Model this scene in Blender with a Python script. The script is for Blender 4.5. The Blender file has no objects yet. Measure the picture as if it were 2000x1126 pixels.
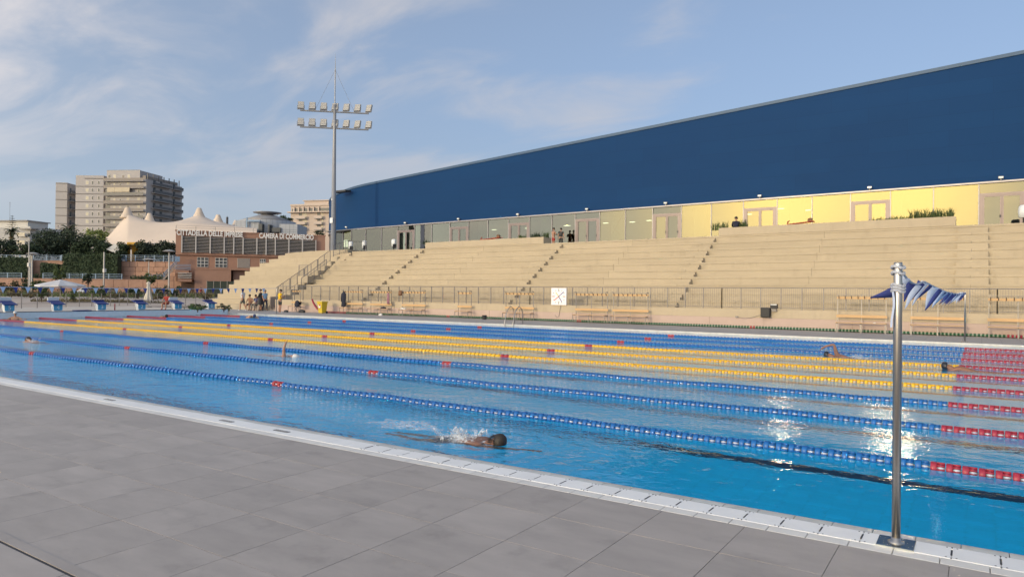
import bpy, bmesh, math, random
from mathutils import Vector, Matrix, noise as mnoise

random.seed(7)
SC = bpy.context.scene
COL = SC.collection

# ------------------------------------------------------------------ camera
CX, CY, CZ = 45.3527, -5.9859, 1.7108
YAW, PITCH, ROLL, FPX = -0.5873, 0.0059, 0.0108, 1371.53      # focal length in pixels of a 2000 px wide frame
_f = Vector((math.sin(YAW)*math.cos(PITCH), math.cos(YAW)*math.cos(PITCH), math.sin(PITCH)))
_r0 = Vector((math.cos(YAW), -math.sin(YAW), 0)); _u0 = _r0.cross(_f)
CR = math.cos(ROLL)*_r0 + math.sin(ROLL)*_u0
CU = -math.sin(ROLL)*_r0 + math.cos(ROLL)*_u0
CF = _f
CAMPOS = Vector((CX, CY, CZ))
cam_data = bpy.data.cameras.new('camera')
cam_data.sensor_fit = 'HORIZONTAL'; cam_data.sensor_width = 36.0
cam_data.lens = FPX/2000.0*36.0
cam_data.clip_start = 0.05; cam_data.clip_end = 6000
cam = bpy.data.objects.new('camera', cam_data); COL.objects.link(cam)
cam.matrix_world = Matrix(((CR.x, CU.x, -CF.x, CX), (CR.y, CU.y, -CF.y, CY), (CR.z, CU.z, -CF.z, CZ), (0, 0, 0, 1)))
SC.camera = cam

# ------------------------------------------------------------------ light
SUN_AZ = Vector((-0.165, -1.0)).normalized()       # towards the sun: behind the photographer, a little to the left
SUN_EL = math.radians(10.5)
SUN_DIR = Vector((SUN_AZ.x*math.cos(SUN_EL), SUN_AZ.y*math.cos(SUN_EL), math.sin(SUN_EL)))
SKY_STRENGTH = 0.15
SUN_STRENGTH = 0.5
SUN_ANGLE = 3.0
EXPOSURE = 1.29

world = bpy.data.worlds.new('World'); SC.world = world; world.use_nodes = True
wn = world.node_tree; wn.nodes.clear()
def wnode(t, **k):
    n = wn.nodes.new(t)
    for a, b in k.items(): setattr(n, a, b)
    return n
def wlink(a, b): wn.links.new(a, b)
w_out = wnode('ShaderNodeOutputWorld'); w_bg = wnode('ShaderNodeBackground'); w_bg.inputs['Strength'].default_value = SKY_STRENGTH
w_sky = wnode('ShaderNodeTexSky', sky_type='NISHITA'); w_sky.sun_disc = False
w_sky.sun_elevation = SUN_EL; w_sky.sun_rotation = math.atan2(SUN_AZ.x, SUN_AZ.y)
w_sky.air_density = 0.7; w_sky.dust_density = 0.15; w_sky.ozone_density = 3.6
w_tc = wnode('ShaderNodeTexCoord')
w_sep = wnode('ShaderNodeSeparateXYZ'); wlink(w_tc.outputs['Generated'], w_sep.inputs[0])
def wmath(op, a, b=None, c=None):
    n = wnode('ShaderNodeMath', operation=op)
    for i, x in enumerate((a, b, c)):
        if x is None: continue
        if isinstance(x, (int, float)): n.inputs[i].default_value = x
        else: wlink(x, n.inputs[i])
    return n.outputs[0]
zz = wmath('MAXIMUM', w_sep.outputs['Z'], 0.0)
den = wmath('ADD', zz, 0.16)
cu_ = wmath('DIVIDE', w_sep.outputs['X'], den); cv_ = wmath('DIVIDE', w_sep.outputs['Y'], den)
w_cmb = wnode('ShaderNodeCombineXYZ'); wlink(cu_, w_cmb.inputs[0]); wlink(cv_, w_cmb.inputs[1])
w_map = wnode('ShaderNodeMapping'); wlink(w_cmb.outputs[0], w_map.inputs[0])
w_map.inputs['Rotation'].default_value = (0, 0, math.radians(-15)); w_map.inputs['Scale'].default_value = (0.75, 1.5, 1.0)
w_map.inputs['Location'].default_value = (5.5, 9.1, 0.0)
w_n1 = wnode('ShaderNodeTexNoise'); wlink(w_map.outputs[0], w_n1.inputs['Vector'])
w_n1.inputs['Scale'].default_value = 1.7; w_n1.inputs['Detail'].default_value = 7; w_n1.inputs['Roughness'].default_value = 0.56; w_n1.inputs['Distortion'].default_value = 0.55
w_n2 = wnode('ShaderNodeTexNoise'); wlink(w_map.outputs[0], w_n2.inputs['Vector'])
w_n2.inputs['Scale'].default_value = 0.42; w_n2.inputs['Detail'].default_value = 2
cov = wmath('MULTIPLY_ADD', w_n2.outputs['Fac'], 0.9, -0.30)
west = wmath('MULTIPLY_ADD', cu_, -0.15, -0.17)              # the streaks thicken towards the west
cl = wmath('ADD', wmath('ADD', w_n1.outputs['Fac'], cov), west)
w_ramp = wnode('ShaderNodeMapRange', interpolation_type='SMOOTHSTEP'); wlink(cl, w_ramp.inputs['Value'])
w_ramp.inputs['From Min'].default_value = 0.68; w_ramp.inputs['From Max'].default_value = 1.02
w_fade = wnode('ShaderNodeMapRange'); wlink(w_sep.outputs['Z'], w_fade.inputs['Value'])
w_fade.inputs['From Min'].default_value = 0.05; w_fade.inputs['From Max'].default_value = 0.24
streak = wmath('MULTIPLY', wmath('MULTIPLY', w_ramp.outputs[0], w_fade.outputs[0]), 0.80)
# light of the thin even veil and of the streaks: grey-lavender, brighter towards the sun, glowing yellow close round it
w_dot = wnode('ShaderNodeVectorMath', operation='DOT_PRODUCT'); wlink(w_tc.outputs['Generated'], w_dot.inputs[0]); w_dot.inputs[1].default_value = tuple(SUN_DIR)
sd_ = wmath('MAXIMUM', w_dot.outputs['Value'], 0.0)
fwd = wmath('POWER', sd_, 58.0)
lobe = wmath('POWER', wmath('MULTIPLY_ADD', w_dot.outputs['Value'], 0.5, 0.5), 3.8)
def cloud_light(c0, k):
    n = wnode('ShaderNodeCombineColor')
    for i_, wgt in enumerate((6.6, 5.5, 4.2)): wlink(wmath('MULTIPLY_ADD', fwd, k[i_], wmath('MULTIPLY', wmath('MULTIPLY_ADD', lobe, wgt, 0.78), c0[i_])), n.inputs[i_])
    return n.outputs[0]
w_mix0 = wnode('ShaderNodeMix', data_type='RGBA'); w_hz = wnode('ShaderNodeMapRange', interpolation_type='SMOOTHSTEP'); wlink(w_sep.outputs['Z'], w_hz.inputs['Value']); w_hz.inputs['From Min'].default_value = 0.0; w_hz.inputs['From Max'].default_value = 0.40; w_hz.inputs['To Min'].default_value = 0.86; w_hz.inputs['To Max'].default_value = 0.58; wlink(w_hz.outputs[0], w_mix0.inputs[0]); w_tint = wnode('ShaderNodeVectorMath', operation='MULTIPLY'); wlink(w_sky.outputs[0], w_tint.inputs[0]); w_tint.inputs[1].default_value = (1.14, 0.90, 0.75); wlink(w_tint.outputs[0], w_mix0.inputs[6]); wlink(cloud_light((1.08, 1.24, 1.48), (30.0, 19.5, 1.0)), w_mix0.inputs[7])
w_mix = wnode('ShaderNodeMix', data_type='RGBA'); wlink(streak, w_mix.inputs[0]); wlink(w_mix0.outputs[2], w_mix.inputs[6]); wlink(cloud_light((2.08, 2.05, 2.16), (32.0, 21.0, 1.4)), w_mix.inputs[7])
wlink(w_mix.outputs[2], w_bg.inputs['Color']); wlink(w_bg.outputs[0], w_out.inputs[0])

sun_data = bpy.data.lights.new('sun', 'SUN'); sun_data.energy = SUN_STRENGTH; sun_data.angle = math.radians(SUN_ANGLE)
sun_data.color = (1.0, 0.84, 0.62)
sun = bpy.data.objects.new('sun', sun_data); COL.objects.link(sun)
sun.rotation_euler = SUN_DIR.to_track_quat('Z', 'Y').to_euler(); sun.location = (30, -60, 40)

vs = SC.view_settings
vs.view_transform = 'Standard'; vs.look = 'None'; vs.exposure = EXPOSURE; vs.gamma = 1.0; vs.use_curve_mapping = False
cy = SC.cycles
cy.use_denoising = True; cy.max_bounces = 16; cy.diffuse_bounces = 6; cy.glossy_bounces = 6; cy.transmission_bounces = 12; cy.transparent_max_bounces = 16
cy.sample_clamp_indirect = 25.0; cy.blur_glossy = 0.02
try: cy.denoiser = 'OPENIMAGEDENOISE'
except Exception: pass

# ------------------------------------------------------------------ bearings: a sight line of the survey turned into a point of the place
def sight(u, v):
    return CR*((u-1000)/FPX) + CU*(-(v-563)/FPX) + CF
def on_z(u, v, z=0.0):
    d = sight(u, v); return CAMPOS + d*((z-CZ)/d.z)
def on_y(u, v, y):
    d = sight(u, v); return CAMPOS + d*((y-CY)/d.y)
def on_x(u, v, x):
    d = sight(u, v); return CAMPOS + d*((x-CX)/d.x)
def deep(u, v, t):
    return CAMPOS + sight(u, v)*t
def shown(p):
    d = Vector(p)-CAMPOS; w = d.dot(CF)
    if w < 0.1: return None
    return (1000+FPX*d.dot(CR)/w, 563-FPX*d.dot(CU)/w)
class Facade:
    """upright plane through two ground points; s runs along it, n is its outward normal (towards the camera side)"""
    def __init__(self, a, b):
        self.a = Vector((a[0], a[1], 0)); e = Vector((b[0], b[1], 0))-self.a; self.len = e.length; self.e = e.normalized()
        n = Vector((self.e.y, -self.e.x, 0))
        if n.dot(CAMPOS-self.a) < 0: n = -n
        self.n = n
        self.rot = math.atan2(self.e.y, self.e.x)
    def sz(self, u, v):
        d = sight(u, v); t = (self.a-CAMPOS).dot(self.n)/d.dot(self.n); p = CAMPOS+d*t
        return (p-self.a).dot(self.e), p.z
    def pt(self, s, z, out=0.0):
        p = self.a+self.e*s+self.n*out; return Vector((p.x, p.y, z))

# ------------------------------------------------------------------ materials
MATS = {}
def mat(name, col, rough=0.6, metal=0.0, var=0.12, scale=3.0, bump=0.0, bscale=40.0, spec=0.5, rand=0.0, coat=0.0, detail=4, stretch=None):
    if name in MATS: return MATS[name]
    m = bpy.data.materials.new(name); m.use_nodes = True; nt = m.node_tree; N = nt.nodes; L = nt.links
    b = N['Principled BSDF']; b.inputs['Roughness'].default_value = rough; b.inputs['Metallic'].default_value = metal
    b.inputs['Specular IOR Level'].default_value = spec; b.inputs['Coat Weight'].default_value = coat
    tc = N.new('ShaderNodeTexCoord'); vec = tc.outputs['Object']
    if stretch:
        mp = N.new('ShaderNodeMapping'); mp.inputs['Scale'].default_value = stretch; L.new(vec, mp.inputs[0]); vec = mp.outputs[0]
    if rand:
        oi = N.new('ShaderNodeObjectInfo'); ad = N.new('ShaderNodeVectorMath'); ad.operation = 'MULTIPLY_ADD'
        ad.inputs[1].default_value = (37.0, 19.0, 11.0); L.new(oi.outputs['Random'], ad.inputs[0]); L.new(vec, ad.inputs[2]); vec = ad.outputs[0]
    nz = N.new('ShaderNodeTexNoise'); nz.inputs['Scale'].default_value = scale; nz.inputs['Detail'].default_value = detail; nz.inputs['Roughness'].default_value = 0.6
    L.new(vec, nz.inputs['Vector'])
    mr = N.new('ShaderNodeMapRange'); mr.inputs['From Min'].default_value = 0.25; mr.inputs['From Max'].default_value = 0.75
    mr.inputs['To Min'].default_value = 1-var; mr.inputs['To Max'].default_value = 1+var; L.new(nz.outputs['Fac'], mr.inputs['Value'])
    fac = mr.outputs[0]
    if rand:
        m2 = N.new('ShaderNodeMath'); m2.operation = 'MULTIPLY_ADD'; m2.inputs[1].default_value = 2*rand; m2.inputs[2].default_value = 1-rand
        L.new(oi.outputs['Random'], m2.inputs[0])
        m3 = N.new('ShaderNodeMath'); m3.operation = 'MULTIPLY'; L.new(fac, m3.inputs[0]); L.new(m2.outputs[0], m3.inputs[1]); fac = m3.outputs[0]
    hs = N.new('ShaderNodeVectorMath'); hs.operation = 'SCALE'; hs.inputs[0].default_value = col[:3]; L.new(fac, hs.inputs['Scale'])
    L.new(hs.outputs[0], b.inputs['Base Color'])
    if bump:
        n2 = N.new('ShaderNodeTexNoise'); n2.inputs['Scale'].default_value = bscale; n2.inputs['Detail'].default_value = 3; L.new(vec, n2.inputs['Vector'])
        bp = N.new('ShaderNodeBump'); bp.inputs['Strength'].default_value = bump; bp.inputs['Distance'].default_value = 0.02
        L.new(n2.outputs['Fac'], bp.inputs['Height']); L.new(bp.outputs[0], b.inputs['Normal'])
    MATS[name] = m; return m
def glow(name, col, strength):
    if name in MATS: return MATS[name]
    m = mat(name, col, 0.5); b = m.node_tree.nodes['Principled BSDF']
    b.inputs['Emission Color'].default_value = (*col[:3], 1); b.inputs['Emission Strength'].default_value = strength
    return m
def s2l(r, g, b):
    f = lambda c: (c/255/12.92 if c/255 <= 0.04045 else ((c/255+0.055)/1.055)**2.4)
    return (f(r), f(g), f(b))

# ------------------------------------------------------------------ mesh helpers
class MB:
    def __init__(self): self.v = []; self.f = []; self.sm = []
    def quad(self, a, b, c, d): n = len(self.v); self.v += [tuple(a), tuple(b), tuple(c), tuple(d)]; self.f.append((n, n+1, n+2, n+3)); return self
    def tri(self, a, b, c): n = len(self.v); self.v += [tuple(a), tuple(b), tuple(c)]; self.f.append((n, n+1, n+2)); return self
    def box(self, x0, x1, y0, y1, z0, z1, M=None):
        n = len(self.v)
        P = [(x0, y0, z0), (x1, y0, z0), (x1, y1, z0), (x0, y1, z0), (x0, y0, z1), (x1, y0, z1), (x1, y1, z1), (x0, y1, z1)]
        if M is not None: P = [tuple(M @ Vector(p)) for p in P]
        self.v += P
        self.f += [tuple(n+i for i in q) for q in ((3, 2, 1, 0), (4, 5, 6, 7), (0, 1, 5, 4), (1, 2, 6, 5), (2, 3, 7, 6), (3, 0, 4, 7))]; return self
    def bbox(self, x0, x1, y0, y1, z0, z1, c, M=None):
        """box with chamfered top edges"""
        n = len(self.v)
        P = [(x0, y0, z0), (x1, y0, z0), (x1, y1, z0), (x0, y1, z0), (x0, y0, z1-c), (x1, y0, z1-c), (x1, y1, z1-c), (x0, y1, z1-c),
             (x0+c, y0+c, z1), (x1-c, y0+c, z1), (x1-c, y1-c, z1), (x0+c, y1-c, z1)]
        if M is not None: P = [tuple(M @ Vector(p)) for p in P]
        self.v += P
        self.f += [tuple(n+i for i in q) for q in ((0, 1, 5, 4), (1, 2, 6, 5), (2, 3, 7, 6), (3, 0, 4, 7), (4, 5, 9, 8), (5, 6, 10, 9), (6, 7, 11, 10), (7, 4, 8, 11), (8, 9, 10, 11), (3, 2, 1, 0))]; return self
    def lathe(self, prof, seg=12, M=None, cap=True):
        """prof: list of (radius, z), turned round z"""
        n = len(self.v); k = len(prof)
        for r, z in prof:
            for i in range(seg):
                a = 2*math.pi*i/seg; p = Vector((r*math.cos(a), r*math.sin(a), z)); self.v.append(tuple(M @ p if M is not None else p))
        for j in range(k-1):
            for i in range(seg):
                i2 = (i+1) % seg; self.f.append((n+j*seg+i, n+j*seg+i2, n+(j+1)*seg+i2, n+(j+1)*seg+i))
        if cap:
            if prof[0][0] > 1e-6: self.f.append(tuple(n+i for i in reversed(range(seg))))
            if prof[-1][0] > 1e-6: self.f.append(tuple(n+(k-1)*seg+i for i in range(seg)))
        return self
    def bar(self, a, b, r, seg=6, r2=None):
        a = Vector(a); b = Vector(b); d = b-a; L_ = d.length
        if L_ < 1e-6: return self
        M = Matrix.Translation(a) @ d.to_track_quat('Z', 'Y').to_matrix().to_4x4()
        return self.lathe([(r, 0), (r if r2 is None else r2, L_)], seg, M)
    def tube(self, pts, r, seg=6):
        pts = [Vector(p) for p in pts]; n = len(self.v); k = len(pts)
        up = Vector((0, 0, 1))
        for j, p in enumerate(pts):
            t = (pts[min(j+1, k-1)]-pts[max(j-1, 0)]).normalized()
            s = t.cross(up)
            if s.length < 1e-3: s = t.cross(Vector((1, 0, 0)))
            s.normalize(); w = s.cross(t); rr = r[j] if isinstance(r, (list, tuple)) else r
            for i in range(seg):
                a = 2*math.pi*i/seg; self.v.append(tuple(p+s*(rr*math.cos(a))+w*(rr*math.sin(a))))
        for j in range(k-1):
            for i in range(seg):
                i2 = (i+1) % seg; self.f.append((n+j*seg+i, n+j*seg+i2, n+(j+1)*seg+i2, n+(j+1)*seg+i))
        self.f.append(tuple(n+i for i in reversed(range(seg)))); self.f.append(tuple(n+(k-1)*seg+i for i in range(seg)))
        return self
    def prism(self, poly, z0, z1, M=None):
        """poly: (x,y) outline counter-clockwise, extruded z0..z1"""
        n = len(self.v); k = len(poly)
        P = [Vector((x, y, z0)) for x, y in poly]+[Vector((x, y, z1)) for x, y in poly]
        self.v += [tuple(M @ p if M is not None else p) for p in P]
        self.f.append(tuple(n+i for i in reversed(range(k)))); self.f.append(tuple(n+k+i for i in range(k)))
        for i in range(k): j = (i+1) % k; self.f.append((n+i, n+j, n+k+j, n+k+i))
        return self
    def strip(self, rows):
        """grid of points, rows of equal length"""
        n = len(self.v); w = len(rows[0])
        for r in rows: self.v += [tuple(p) for p in r]
        for j in range(len(rows)-1):
            for i in range(w-1): self.f.append((n+j*w+i, n+j*w+i+1, n+(j+1)*w+i+1, n+(j+1)*w+i))
        return self
    def mesh(self, name, m, smooth=False):
        me = bpy.data.meshes.new(name); me.from_pydata(self.v, [], self.f); me.update()
        if m is not None:
            for q in (m if isinstance(m, (list, tuple)) else [m]): me.materials.append(q)
        if smooth: me.polygons.foreach_set('use_smooth', [True]*len(me.polygons))
        return me
    def build(self, name, m, parent=None, smooth=False, loc=None, rz=0.0):
        return put(name, self.mesh(name, m, smooth), parent, loc, rz)
def put(name, me, parent=None, loc=None, rz=0.0):
    o = bpy.data.objects.new(name, me); COL.objects.link(o)
    if loc is not None: o.location = loc
    if rz: o.rotation_euler = (0, 0, rz)
    if parent is not None: o.parent = parent
    return o
def tag(o, label=None, cat=None, group=None, kind=None):
    if label: o['label'] = label
    if cat: o['category'] = cat
    if group: o['group'] = group
    if kind: o['kind'] = kind
    return o
def thing(name, label, cat, loc=(0, 0, 0), rz=0.0, group=None):
    o = bpy.data.objects.new(name, None); COL.objects.link(o); o.location = loc; o.rotation_euler = (0, 0, rz); o.empty_display_size = 0.3
    return tag(o, label, cat, group)
def struct(name, mb, m, smooth=False):
    return tag(mb.build(name, m, None, smooth), kind='structure')
def dup(root, loc, rz=0.0, label=None, scale=None):
    kids = list(root.children)
    r = root.copy(); COL.objects.link(r); r.location = loc; r.rotation_euler = (0, 0, rz)
    if scale: r.scale = (scale,)*3
    if label: r['label'] = label
    for ch in kids:
        c = ch.copy(); COL.objects.link(c); c.parent = r
        for g in list(ch.children):
            d = g.copy(); COL.objects.link(d); d.parent = c
    return r
def T(x, y, z, rz=0.0, rx=0.0, ry=0.0):
    return Matrix.Translation((x, y, z)) @ Matrix.Rotation(rz, 4, 'Z') @ Matrix.Rotation(ry, 4, 'Y') @ Matrix.Rotation(rx, 4, 'X')
WARP = 0.0013
def wz(x, z): return z*(1+WARP*(x-22.0))        # the stand and hall climb very slightly towards the right
# ================================================================== ground, decks, pool
PX0, PX1, PY0, PY1 = 0.0, 50.0, 0.0, 25.45
M_deck = mat('deck_porcelain', (0.368, 0.326, 0.300), 0.5, var=0.13, scale=1.7, bump=0.06, bscale=160, rand=0.055, detail=8, spec=0.4, stretch=(1.0, 2.6, 1.0))
def stained(m, scale, amount, lo=.52, hi=.70, stretch=(1, 1, 1), rnd=0.0):
    nt = m.node_tree; N = nt.nodes; L = nt.links; b = N['Principled BSDF']; src = b.inputs['Base Color'].links[0].from_socket
    tc = N.new('ShaderNodeTexCoord'); mp = N.new('ShaderNodeMapping'); mp.inputs['Scale'].default_value = stretch; L.new(tc.outputs['Object'], mp.inputs[0]); vec = mp.outputs[0]
    if rnd:
        oi = N.new('ShaderNodeObjectInfo'); ad = N.new('ShaderNodeVectorMath'); ad.operation = 'MULTIPLY_ADD'; ad.inputs[1].default_value = (rnd, rnd*.7, rnd*.3); L.new(oi.outputs['Random'], ad.inputs[0]); L.new(vec, ad.inputs[2]); vec = ad.outputs[0]
    nz = N.new('ShaderNodeTexNoise'); nz.inputs['Scale'].default_value = scale; nz.inputs['Detail'].default_value = 7; nz.inputs['Roughness'].default_value = .65; L.new(vec, nz.inputs['Vector'])
    mr = N.new('ShaderNodeMapRange'); mr.interpolation_type = 'SMOOTHSTEP'; mr.inputs['From Min'].default_value = lo; mr.inputs['From Max'].default_value = hi; mr.inputs['To Min'].default_value = 1.0; mr.inputs['To Max'].default_value = 1-amount; L.new(nz.outputs['Fac'], mr.inputs['Value'])
    sc = N.new('ShaderNodeVectorMath'); sc.operation = 'SCALE'; L.new(src, sc.inputs[0]); L.new(mr.outputs[0], sc.inputs['Scale']); L.new(sc.outputs[0], b.inputs['Base Color'])
    rr = N.new('ShaderNodeMapRange'); rr.inputs['From Min'].default_value = lo; rr.inputs['From Max'].default_value = hi; r0 = b.inputs['Roughness'].default_value; rr.inputs['To Min'].default_value = r0; rr.inputs['To Max'].default_value = max(.1, r0-amount); L.new(nz.outputs['Fac'], rr.inputs['Value']); L.new(rr.outputs[0], b.inputs['Roughness'])
stained(M_deck, 2.2, .13, .54, .68, rnd=53.0); stained(M_deck, 14.0, .10, .60, .74, rnd=31.0)
M_grout = mat('deck_grout', (0.16, 0.155, 0.15), 0.9, var=0.3, scale=9)
M_cream = mat('coping_cream', (0.70, 0.67, 0.63), 0.45, var=0.08, scale=7, rand=0.04)
M_grate = mat('grate_white', (0.81, 0.80, 0.79), 0.4, var=0.05, scale=5, rand=0.03)
M_hand = mat('handhold_tile', (0.50, 0.50, 0.48), 0.35, var=0.18, scale=6, rand=0.08)
M_dark = mat('dark_slot', (0.03, 0.03, 0.035), 0.6)
M_endwall = mat('endwall_tile', (0.62, 0.66, 0.70), 0.35, var=0.06, scale=5)
M_line = mat('black_lane_tile', (0.012, 0.014, 0.022), 0.4)
M_steel = mat('stainless', (0.44, 0.415, 0.39), 0.30, 1.0, var=0.08, scale=4, stretch=(8, 8, 0.6))

def tiled(name, col, sx, sy, mortar, var=0.1, rough=0.6):
    m = mat(name, col, rough, var=var, scale=1.3, detail=7); nt = m.node_tree; N = nt.nodes; L = nt.links; b = N['Principled BSDF']
    src = b.inputs['Base Color'].links[0].from_socket
    tc = N.new('ShaderNodeTexCoord'); br = N.new('ShaderNodeTexBrick'); br.offset = 0.0; br.squash = 1.0
    br.inputs['Scale'].default_value = 1.0; br.inputs['Brick Width'].default_value = sx; br.inputs['Row Height'].default_value = sy
    br.inputs['Mortar Size'].default_value = mortar; br.inputs['Mortar Smooth'].default_value = 0.1
    br.inputs['Color1'].default_value = (1, 1, 1, 1); br.inputs['Color2'].default_value = (0.9, 0.9, 0.9, 1); br.inputs['Mortar'].default_value = (0.5, 0.5, 0.5, 1)
    L.new(tc.outputs['Object'], br.inputs['Vector'])
    mx = N.new('ShaderNodeMix'); mx.data_type = 'RGBA'; mx.blend_type = 'MULTIPLY'; mx.inputs[0].default_value = 1.0
    L.new(src, mx.inputs[6]); L.new(br.outputs[0], mx.inputs[7]); L.new(mx.outputs[2], b.inputs['Base Color'])
    return m
M_deckfar = tiled('deck_porcelain_far', (0.36, 0.335, 0.325), 0.64, 0.64, 0.006)
M_basin = tiled('basin_tile', (0.01, 0.66, 1.0), 0.25, 0.125, 0.0015, var=0.03)
M_ground = mat('dry_ground', (0.22, 0.17, 0.115), 0.95, var=0.35, scale=0.6, bump=0.3, bscale=6, detail=8)

gb = MB()
for x0, x1, y0, y1 in ((-900, -12.5, -900, 900), (-12.5, 60, 46.2, 900), (60, 900, -900, 900), (-12.5, 60, -900, -30)):
    gb.quad((x0, y0, -0.02), (x1, y0, -0.02), (x1, y1, -0.02), (x0, y1, -0.02))
struct('ground', gb, M_ground)

# near deck: a bed with every tile in view laid on it
TP = 0.641; TX0 = 43.28; TY0 = -0.69
db = MB().box(-12.5, 60, -30, TY0, -0.25, -0.006)
deck = struct('pool_deck', db, M_deckfar)
tile_me = MB().bbox(-TP/2+0.002, TP/2-0.002, -TP/2+0.002, TP/2-0.002, -0.005, 0.0040, 0.0012).mesh('tile', M_deck)
TI0, TI1 = -31, 9
MB().box(TX0+TP*TI0, TX0+TP*TI1, TY0-TP*5, TY0, -0.005, -0.0035).build('grout_bed', M_grout, deck)
for j in range(5):
    for i in range(TI0, TI1):
        o = put('tile', tile_me, deck, (TX0+TP*(i+0.5), TY0-TP*(j+0.5), 0))
        o.rotation_euler = (random.uniform(-.0012, .0012), random.uniform(-.0012, .0012), (0, math.pi)[random.random() < .5])
# slot drain and the larger slabs beyond it
MB().box(28, 48, -3.935, -3.86, -0.0055, 0.0065).build('drain_strip', M_deck, deck)
MB().box(28, 48, -3.952, -3.935, -0.006, 0.001).build('drain_slot', M_dark, deck)
MB().box(28, 48, -3.860, -3.845, -0.006, 0.002).build('drain_slot', M_dark, deck)
slab_me = MB().bbox(-0.637, 0.637, -0.317, 0.317, -0.005, 0.0065, 0.0025).mesh('slab', M_deck)
MB().box(28.0, 48.5, -5.90, -3.953, -0.005, -0.0035).build('grout_bed', M_grout, deck)
for i in range(16):
    for j in range(3): put('tile', slab_me, deck, (28.65+1.282*i, -4.273-0.641*j, 0))

# pool edge: cream strip, white grating, sloping handhold tiles
eb = MB().box(-0.3, 50.3, TY0, -0.30, -0.30, -0.012).box(-0.3, 50.3, -0.30, -0.005, -0.30, -0.065)
edge = struct('pool_edge', eb, M_grout)
PITCH_T = 0.2705; EX = 43.525
strip_me = MB().bbox(-PITCH_T/2+.003, PITCH_T/2-.003, -0.685, -0.562, -0.012, 0.004, 0.002).mesh('coping_tile', M_cream)
grate_me = MB().bbox(-PITCH_T/2+.0015, PITCH_T/2-.0015, -0.557, -0.305, -0.012, 0.006, 0.003).mesh('grating_tile', M_grate)
hp = [(-0.302, 0.005), (-0.25, 0.009), (-0.19, 0.002), (-0.13, -0.02), (-0.07, -0.045), (-0.03, -0.055), (-0.008, -0.058), (0.0, -0.075), (0.0, -0.28)]
hm = MB(); w_ = PITCH_T/2-.003
hm.strip([[(-w_, y, z) for y, z in hp], [(w_, y, z) for y, z in hp]])
for s in (-1, 1): hm.f.append(tuple(range(len(hm.v), len(hm.v)+len(hp)+1))); hm.v += [(s*w_, y, z) for y, z in hp]+[(s*w_, -0.302, -0.28)]
hand_me = hm.mesh('handhold_tile', M_hand, True)
cm_ = MB()
cm_.box(-0.006, 0.006, -0.49, -0.375, 0.004, 0.0068)
for a in (-0.03, 0.0, 0.03):
    for y in (-0.535, -0.325):
        yy = y+(0.012 if a == 0 and y > -0.4 else -0.0 if a else -0.012)
        cm_.lathe([(0.0065, 0.004), (0.0065, 0.0069)], 6, T(a, yy, 0))
conn_me = cm_.mesh('connector', M_dark)
k0 = int((29.0-EX)/PITCH_T)
for k in range(k0, 25):
    x = EX+PITCH_T*(k+0.5)
    if x > 50.1: break
    put('coping_tile', strip_me, edge, (x, 0, 0)).rotation_euler = (0, 0, 0)
    g = put('grating_tile', grate_me, edge, (x+0.06, 0, random.uniform(-.001, .001)))
    put('handhold_tile', hand_me, edge, (x+0.11, 0, 0))
    if x > 39.5: put('connector', conn_me, g, (PITCH_T/2, 0, 0))
MB().box(-0.3, EX+PITCH_T*k0-0.01, -0.69, -0.30, -0.012, 0.004).build('coping_run', M_grate, edge)
mk = MB().box(-0.13, 0.13, -0.46, -0.40, 0.006, 0.0085).mesh('distance_plate', M_dark)
mk2 = MB()
for a in range(-5, 6, 2): mk2.box(a*0.02-0.008, a*0.02+0.008, -0.45, -0.41, 0.0087, 0.0095)
mk2 = mk2.mesh('plate_figures', M_cream)
for u, v in ((230, 779), (458, 820), (566, 839)):
    p = on_z(u, v); q = put('distance_plate', mk, edge, (p.x, 0, 0)); q.rotation_euler = (0, 0, 0); put('plate_figures', mk2, q)

# far deck, right deck, raised left end
struct('far_deck', MB().box(-12.5, 60, 25.532, 31.0, -0.3, 0.0), M_deckfar)
fe = struct('far_pool_edge', MB().box(-0.4, 50.3, 25.45, 25.53, -0.3, 0.004), M_hand)
struct('right_deck', MB().box(50.31, 60, -0.685, 25.61, -0.3, 0.0), M_deckfar)
EW = 0.29
M_conc = mat('pale_concrete', (0.50, 0.45, 0.40), 0.85, var=0.12, scale=0.8, detail=8)
struct('left_end_deck', MB().box(-12.5, -0.45, -0.68, 24.9, -0.3, EW-0.03), M_conc)
ew = struct('end_wall', MB().box(-0.45, 0.0, -0.68, 25.0, -2.0, EW), M_endwall)
MB().box(-0.46, 0.012, -0.69, 25.012, EW, EW+0.025).build('edge_trim', M_dark, ew)
MB().box(-0.45, 0.012, 25.0, 25.02, -0.02, EW).build('edge_trim', M_dark, ew)

# basin under the water with its lane lines
bb = MB()
for a, b, c, d in (((PX0, PY0), (PX1, PY0), None, None), ((PX1, PY0), (PX1, PY1), None, None), ((PX1, PY1), (PX0, PY1), None, None), ((PX0, PY1), (PX0, PY0), None, None)):
    bb.quad((a[0], a[1], -2.0), (a[0], a[1], -0.06), (b[0], b[1], -0.06), (b[0], b[1], -2.0))
bb.quad((PX0, PY0, -2), (PX1, PY0, -2), (PX1, PY1, -2), (PX0, PY1, -2))
basin = struct('pool_basin', bb, M_basin)
for k in range(10):
    y = 2.5*k+1.25+0.0
    l = MB().box(2, 48, y-.125, y+.125, -2, -1.994).box(2.0, 2.25, y-.5, y-.126, -2, -1.994).box(2.0, 2.25, y+.126, y+.5, -2, -1.994).box(47.75, 48, y-.5, y-.126, -2, -1.994).box(47.75, 48, y+.126, y+.5, -2, -1.994)
    l.build('lane_line', M_line, basin)

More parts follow.
